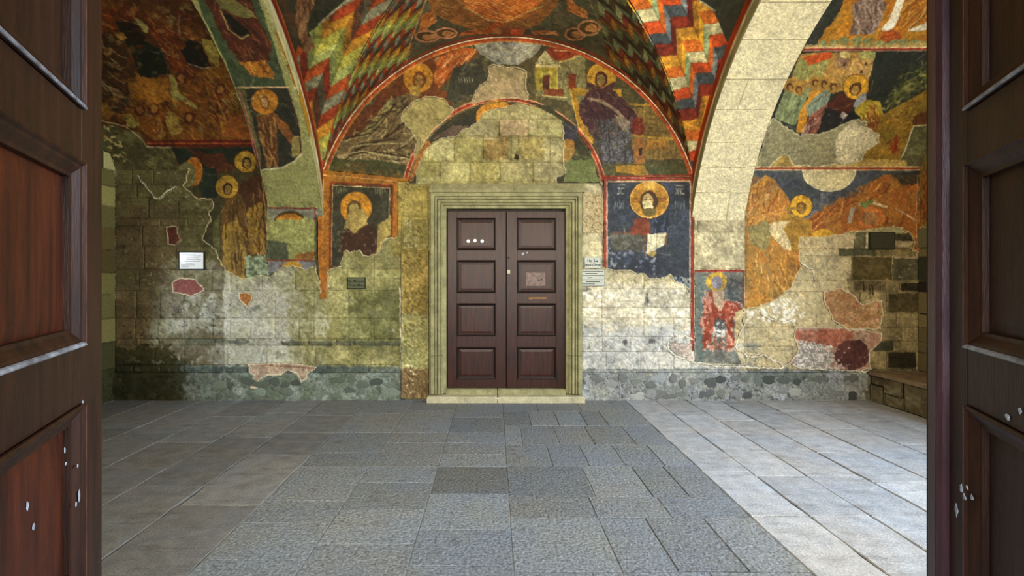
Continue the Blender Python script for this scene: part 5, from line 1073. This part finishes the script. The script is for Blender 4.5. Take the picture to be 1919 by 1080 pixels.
# ------------------------------------------------------------------ doors
def leaf(name, loc, rz, width, zs, ztop, stile_h, stile_f, mats, label, t=.045, mw=.03, panel_in=.014, both=True, astragal=0):
    """local x from hinge to free edge, y thickness, z up; zs = (bottom, top) of every panel"""
    o = empty(name, loc, rz); prop(o, label, 'door', kind='structure')
    z0 = .0
    mf, mp, mm, me_ = mats
    part('stile', bevbox2(0, -t / 2, z0, stile_h, t / 2, ztop), mf, o)
    part('stile', bevbox2(width - stile_f, -t / 2, z0, width, t / 2, ztop), mf, o)
    zz = [z0] + [z for p in zs for z in p] + [ztop]
    for a, b in zip(zz[0::2], zz[1::2]): part('rail', bevbox2(stile_h, -t / 2 + .0006, a, width - stile_f, t / 2 - .0006, b), mf, o)
    xa, xb = stile_h, width - stile_f
    for i, (a, b) in enumerate(zs):
        # raised panel: a flat field with sloping border on both faces
        def field(s):
            yb, yf = s * (t / 2 - panel_in - .008), s * (t / 2 - panel_in)
            k = mw + .03 if width > .3 else .02
            k = min(k, (b - a) * .22)
            return [(xa, yb, a), (xb, yb, a), (xb, yb, b), (xa, yb, b), (xa + k, yf, a + k), (xb - k, yf, a + k), (xb - k, yf, b - k), (xa + k, yf, b - k)], \
                   [(0, 1, 5, 4), (1, 2, 6, 5), (2, 3, 7, 6), (3, 0, 4, 7), (4, 5, 6, 7)]
        part('panel', join(field(-1), field(1)), mp if not isinstance(mp, (list, tuple)) else mp[i % len(mp)], o)
        # mitred mouldings
        prof = [(0, .0), (0, .006), (.006, .009), (.011, .003), (.017, .001), (mw * .8, -.010), (mw, -.011), (mw, -panel_in - .006)]
        for s in (-1, 1):
            for side in ('bottom', 'top', 'left', 'right'):
                def pt(d, h, e):
                    y = s * (t / 2 + h)
                    return {'bottom': (xa + d if e == 0 else xb - d, y, a + d), 'top': (xa + d if e == 0 else xb - d, y, b - d),
                            'left': (xa + d, y, a + d if e == 0 else b - d), 'right': (xb - d, y, a + d if e == 0 else b - d)}[side]
                V = [pt(d, h, 0) for d, h in prof] + [pt(d, h, 1) for d, h in prof]; n = len(prof)
                part('moulding', (V, [(j, j + 1, n + j + 1, n + j) for j in range(n - 1)]), mm, o)
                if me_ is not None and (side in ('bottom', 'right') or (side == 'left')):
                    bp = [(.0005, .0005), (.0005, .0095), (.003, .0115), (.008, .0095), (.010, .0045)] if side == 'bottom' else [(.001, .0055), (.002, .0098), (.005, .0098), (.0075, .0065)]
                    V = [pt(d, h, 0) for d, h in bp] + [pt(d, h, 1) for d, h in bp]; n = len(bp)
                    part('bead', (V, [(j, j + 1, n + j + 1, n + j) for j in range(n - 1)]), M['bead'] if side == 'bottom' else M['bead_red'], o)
    return o
def bevbox2(x0, y0, z0, x1, y1, z1, b=.002):
    v = []
    for y, i in ((y0, b), (y0 + b, 0), (y1 - b, 0), (y1, b)):
        v += [(x0 + i, y, z0 + i), (x1 - i, y, z0 + i), (x1 - i, y, z1 - i), (x0 + i, y, z1 - i)]
    f = [(0, 1, 2, 3), (15, 14, 13, 12)]
    for k in range(3):
        for j in range(4): a, b_ = k * 4 + j, k * 4 + (j + 1) % 4; f.append((a, a + 4, b_ + 4, b_))
    return v, f
def zpx(y, Y=D): return CZ + (VY - y) / F * Y
YD = D + .03
zb = zpx(727, YD)
far = [(zpx(b, YD) - zb, zpx(a, YD) - zb) for a, b in ((651, 711), (569, 630), (488, 549.5), (409, 469))]
xpx = lambda x, Y=YD: (x - VX) / F * Y
fm = (M['wood'], M['wood'], M['wood_mould'], None)
dl = leaf('door_1', (xpx(839), YD + .02, zb), 0, xpx(948) - xpx(839), far, zpx(396.5, YD) - zb, .115, .125, fm, 'closed left leaf of the dark red double door, three white dots on its top panel', mw=.028)
dr = leaf('door_2', (xpx(1059.5), YD + .02, zb), math.pi, xpx(1059.5) - xpx(949.6), far, zpx(396.5, YD) - zb, .115, .13, fm, 'closed right leaf of the dark red double door with a pale plate and brown latch', mw=.028)
def disc(name, parent, x, y, z, r, m, ny=-1, irr=0, label=None, th=.002, rz=1.0, n=14):
    pts = [(r * (1 + irr * rnd.uniform(-1, 1)) * math.cos(k * 2 * math.pi / n), r * rz * (1 + irr * rnd.uniform(-1, 1)) * math.sin(k * 2 * math.pi / n)) for k in range(n)]
    V = [(x + a, y, z + b) for a, b in pts] + [(x + a * .8, y + ny * th, z + b * .8) for a, b in pts]
    f = [tuple(range(n, 2 * n))] + [(k, (k + 1) % n, n + (k + 1) % n, n + k) for k in range(n)]
    return part(name, (V, f), m, parent, label)
for k, px in enumerate((877.5, 890, 903.5)):
    disc('paper_dot', dl, xpx(px) - xpx(839), -.0085 - .0005, zpx(452 - (k == 1), YD) - zb, .022, M['white'], label='small white round spot')
def rx(px): return xpx(1059.5) - xpx(px)      # local x on the turned leaf
def lbox(x0, x1, ya, yb, z0, z1): return boxgeo(min(x0, x1), min(ya, yb), z0, max(x0, x1), max(ya, yb), z1)
part('plate', lbox(rx(986), rx(1022), .006, .0125, zpx(536, YD) - zb, zpx(511, YD) - zb), mat('pale_wood_plate', '7f6a62', rough=.5, noise=20, fine=.2), dr, 'pale square wooden plate')
part('latch', lbox(rx(990), rx(1024), .02, .034, zpx(561, YD) - zb, zpx(557, YD) - zb), M['brass'], dr, 'brown bar latch'); disc('latch_pivot', dr, rx(994), .0225, zpx(560, YD) - zb, .026, M['brass'], 1, th=.014)
part('keyhole_plate', lbox(rx(951), rx(956), .02, .026, zpx(513, YD) - zb, zpx(506, YD) - zb), M['marble'], dr); disc('keyhole', dr, rx(953), .0225, zpx(484, YD) - zb, .014, M['iron'], 1, th=.004)
for px, py, r in ((980, 476, .016), (988, 474, .01), (1010, 525, .01), (1015, 524, .01)): disc('stain_spot', dr, rx(px), .0225 if py < 500 else .0135, zpx(py, YD) - zb, r, M['splash'] if py < 500 else M['iron'], 1, .3, th=.0015)
# door surround
t1 = prop(empty('trim_1', (0, D, 0)), 'moulded pale stone frame around the dark red double door', 'door frame', kind='structure')
X0, X1, Z1, ZF = xpx(808, D), xpx(1088.5, D), zpx(363, D), .095
prof = [(0, .02), (0, -.10), (.012, -.116), (.050, -.116), (.054, -.085), (.060, -.085), (.064, -.108), (.078, -.104), (.084, -.060), (.092, -.060), (.097, -.100), (.110, -.104), (.122, -.096), (.125, -.062), (.131, -.062), (.136, -.080), (.152, -.078), (.157, -.045), (.19, -.040), (.19, .07)]
def leg(x, s, z0, z1, mit):
    n = len(prof); V = [(x + s * d, y, z0) for d, y in prof] + [(x + s * d, y, z1 - (d if mit else 0)) for d, y in prof]
    return V, [(j, j + 1, n + j + 1, n + j) for j in range(n - 1)] + [tuple(range(n)), tuple(range(2 * n - 1, n - 1, -1))]
zj = zpx(665, D)
for x, s in ((X0, 1), (X1, -1)):
    part('jamb', leg(x, s, ZF, zj - .002, False), M['frame'], t1); part('jamb', leg(x, s, zj + .002, Z1, True), M['frame'], t1)
n = len(prof); V = [(X0 + d, y, Z1 - d) for d, y in prof] + [(X1 - d, y, Z1 - d) for d, y in prof]
part('lintel', (V, [(j, j + 1, n + j + 1, n + j) for j in range(n - 1)]), M['frame'], t1)
cz0, cz1 = Z1 + .002, zpx(345, D)
part('cornice', ([(X0 - .01, .02, cz0), (X1 + .03, .02, cz0), (X1 + .03, .02, cz1), (X0 - .01, .02, cz1), (X0 - .01, -.10, cz0), (X1 + .03, -.10, cz0), (X1 + .03, -.115, cz0 + .03), (X0 - .01, -.115, cz0 + .03), (X1 + .02, -.05, cz1), (X0 + .01, -.05, cz1)],
                 [(4, 5, 6, 7), (7, 6, 8, 9), (9, 8, 2, 3), (0, 1, 5, 4), (0, 4, 7, 9, 3), (1, 2, 8, 6, 5)]), M['frame'], t1)
sl_ = prop(empty('doorstep', (0, D, 0)), 'low pale stone doorstep cracked into two pieces under the double door', 'doorstep')
for a, b in ((xpx(803, D), xpx(931.7, D)), (xpx(932.8, D), xpx(1092, D))):
    v, f = bevbox(a, -.17, .0, b, -.03, .075 + rnd.uniform(-.004, .004), .012, 'z'); part('sill_stone', (v, f), M['marble'], sl_)
    v, f = bevbox(max(a, X0 + .19), -.05, .06, min(b, X1 - .19), .20, zb - .006, .008, 'z'); part('threshold_stone', (v, f), M['frame'], t1)
part('backing', boxgeo(X0 + .1, .13, 0, X1 - .1, .16, Z1), M['iron'], t1)  # added dark sheet behind the leaves, stands for shade in their seam

# near leaves
zsn = [(.26, .66), (.80, 1.205), (1.335, 1.75), (1.87, 2.28)]
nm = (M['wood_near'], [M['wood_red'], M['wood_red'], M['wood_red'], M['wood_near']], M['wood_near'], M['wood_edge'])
hl = (-.722, .61); al = math.atan2(1.29 - .61, -1.014 + .722); wl = math.hypot(1.29 - .61, -1.014 + .722)
nl = leaf('door_3', (hl[0], hl[1], .015), al, wl, zsn, 2.42, .12, .148, nm, 'near left door leaf of dark brown panelled wood standing open with chipped paint spots', t=.05, mw=.040, panel_in=.020)
fr = (1.090 + .41 * .11, 1.15 + .912 * .11); wr = .70; ar = math.atan2(.912, .41)
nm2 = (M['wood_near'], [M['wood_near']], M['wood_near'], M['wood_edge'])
nr = leaf('door_4', (fr[0] - .41 * wr, fr[1] - .912 * wr, .015), ar, wr, [(a - .005, b - .003) for a, b in zsn], 2.42, .12, .112, nm2, 'near right door leaf of dark brown panelled wood standing open with a ribbed closing strip', t=.05, mw=.040, panel_in=.020)
# closing strip on the free edge of the right leaf: rounded ribs
pr_ = [(wr - .008, .0), (wr - .008, .038), (wr + .006, .046), (wr + .014, .038), (wr + .018, .046), (wr + .05, .05), (wr + .058, .040), (wr + .066, .048), (wr + .080, .044), (wr + .088, .034), (wr + .088, .0)]
n = len(pr_); V = [(x, y, 0) for x, y in pr_] + [(x, y, 2.42) for x, y in pr_]
M['strip'] = mat('purplish_varnished_strip', '4a2c30', rough=.32, noise=5, dark=.6, light=1.4, bump=.1, fine=.2, spec=.6, stretch=(9, 9, .8))
part('closing_strip', (V, [(j, j + 1, n + j + 1, n + j) for j in range(n - 1)] + [tuple(range(n)), tuple(range(2 * n - 1, n - 1, -1))]), M['strip'], nr)
def on_leaf(hinge, ang, px, py, off):
    """local (x, z) where the ray through a pixel meets the face of a leaf"""
    dx, dy = math.cos(ang), math.sin(ang); k = (px - VX) / F
    nx, ny = -dy, dx; hx_, hy_ = hinge[0] + nx * off, hinge[1] + ny * off
    s = (k * hy_ - hx_) / (dx - k * dy); Y = hy_ + dy * s
    return s, CZ + (VY - py) / F * Y - .015
for px, py, r, rz_ in ((155, 765, .012, 2.4), (148, 930, .009, 2.2), (142, 945, .007, 1.5), (160, 1020, .006, 2), (145, 873, .006, 1), (1, 1, 0, 0))[:5]:
    s, z = on_leaf(hl, al, px, py, -.025); disc('paint_chip', nl, s, -.0252, z, r * .62, M['splash'], -1, .35, th=.001, rz=rz_)
for px, py, r, rz_ in ((69, 946, .008, 1.5), (80, 985, .008, 1.2), (114, 845, .005, 1.8), (116, 870, .004, 1.2)):
    s, z = on_leaf(hl, al, px, py, -.02); disc('paint_chip', nl, s, -.0262 if px > 100 else -.0062, z, r * .65, M['splash'], -1, .4, th=.001, rz=rz_)
hr = (nr.location[0], nr.location[1])
for px, py, r, rz_, off in ((1802, 915, .010, 1.2, .05), (1808, 932, .010, .8, .05), (1813, 914, .006, 1.0, .048), (1793, 955, .010, 2.0, .05), (1822, 933, .009, .8, .0255), (1889, 782, .011, .7, .0255), (1912, 770, .008, 1, .0255)):
    s, z = on_leaf(hr, ar, px, py, off); disc('paint_chip', nr, s, off + .0004, z, r * .8, M['splash'], 1, .4, th=.001, rz=rz_)
s, z = on_leaf(hr, ar, 1773, 627, .02); part('catch', boxgeo(wr + .088, .004, 2.42 * 0 + z - .03, wr + .100, .03, z + .02), M['iron'], nr); part('catch_pin', boxgeo(wr + .098, .008, z - .004, wr + .135, .016, z + .004), M['splash'], nr, 'bright metal pin')

# ------------------------------------------------------------------ notices
def text(parent, body, x, z, y, size, m, name='lettering', bold=0.0, align='CENTER'):
    c = bpy.data.curves.new('t', 'FONT'); c.body = body; c.size = size; c.align_x = align; c.align_y = 'CENTER'; c.extrude = .0006; c.offset = bold
    c.resolution_u = 2
    o = bpy.data.objects.new('t', c); COL.objects.link(o); dg = bpy.context.evaluated_depsgraph_get()
    me = bpy.data.meshes.new_from_object(o.evaluated_get(dg)); bpy.data.objects.remove(o)
    me.materials.clear(); me.materials.append(m)
    r = bpy.data.objects.new(name, me); COL.objects.link(r); r.parent = parent; r.location = (x, y, z); r.rotation_euler = (math.pi / 2, 0, 0)
    return r
def sign(name, px0, py0, px1, py1, mface, mframe, label, fw=.006, stand=.03):
    x0, x1, z0, z1 = xpx(px0, D), xpx(px1, D), zpx(py1, D), zpx(py0, D); cx, cz = (x0 + x1) / 2, (z0 + z1) / 2; w_, h_ = (x1 - x0) / 2, (z1 - z0) / 2
    o = prop(empty(name, (cx, D - stand, cz)), label, 'sign')
    part('plate', bevbox(-w_ + fw, -.006, -h_ + fw, w_ - fw, .0, h_ - fw, .001), mface, o)
    part('frame', join(boxgeo(-w_, -.008, -h_, w_, stand - .012, -h_ + fw), boxgeo(-w_, -.008, h_ - fw, w_, stand - .012, h_), boxgeo(-w_, -.008, -h_ + fw, -w_ + fw, stand - .012, h_ - fw), boxgeo(w_ - fw, -.008, -h_ + fw, w_, stand - .012, h_ - fw)), mframe, o)
    return o, w_, h_
s1, w_, h_ = sign('notice_board', 338, 472, 386, 506, M['white'], M['dark'], 'bright white framed notice with faint text lines on the left wall', .012)
s1.rotation_euler = (0, 0, 0)
for k, (a, b) in enumerate(((-.8, .35), (-.4, .75), (-.35, .6), (-.4, .75), (-.5, .7), (-.45, .2), (-.8, .3), (-.8, -.2))):
    z = h_ * (.72 - k * .2); part('text_line', boxgeo(w_ * a, -.0066, z - .0028, w_ * b, -.006, z + .0028), M['inkgrey'], s1)
s2, w_, h_ = sign('name_plaque', 652, 520, 686, 541.5, M['dark_sign'], M['dark'], 'small dark green plaque with two text lines below the left icon panel', .010)
text(s2, 'Hz. Meryem', 0, .022, -.0066, .042, M['ink'], bold=.0006); text(s2, 'Virgin Mary', 0, -.026, -.0066, .042, M['ink'], bold=.0006)
s3, w_, h_ = sign('name_plaque', 1094.5, 482.5, 1125, 503, M['grey_sign'], M['inkgrey'], 'small pale plaque reading Hz. İsa and Jesus Christ right of the door', .003)
text(s3, 'Hz. İsa', 0, .022, -.0066, .046, M['ink'], bold=.0009); text(s3, 'Jesus Christ', 0, -.028, -.0066, .040, M['ink'], bold=.0009)
s4, w_, h_ = sign('information_sign', 1088.5, 505, 1132, 536, M['grey_sign'], M['inkgrey'], 'pale grey information sign with seven text lines under the small plaque', .003)
for k, (a, b) in enumerate(((-.92, .88), (-.65, .35), (-.9, .95), (-.45, -.1), (-.92, .88), (-.6, .6), (-.95, .15))):
    z = h_ * (.74 - k * .25); x = w_ * a; part('text_line', boxgeo(w_ * a, -.0066, z - .004, w_ * b, -.006, z + .004), M['dark'], s4)
s5, w_, h_ = sign('slatted_plate', 1626, 436, 1673, 468, M['slate'], M['dark'], 'dark rectangular plate with horizontal slats set in the right bay wall', .008, .035)
for k in range(7):
    z = h_ * (.78 - k * .26); part('slat', boxgeo(-w_ + .01, -.012, z - .009, w_ - .01, -.006, z + .006), M['slate'], s5)
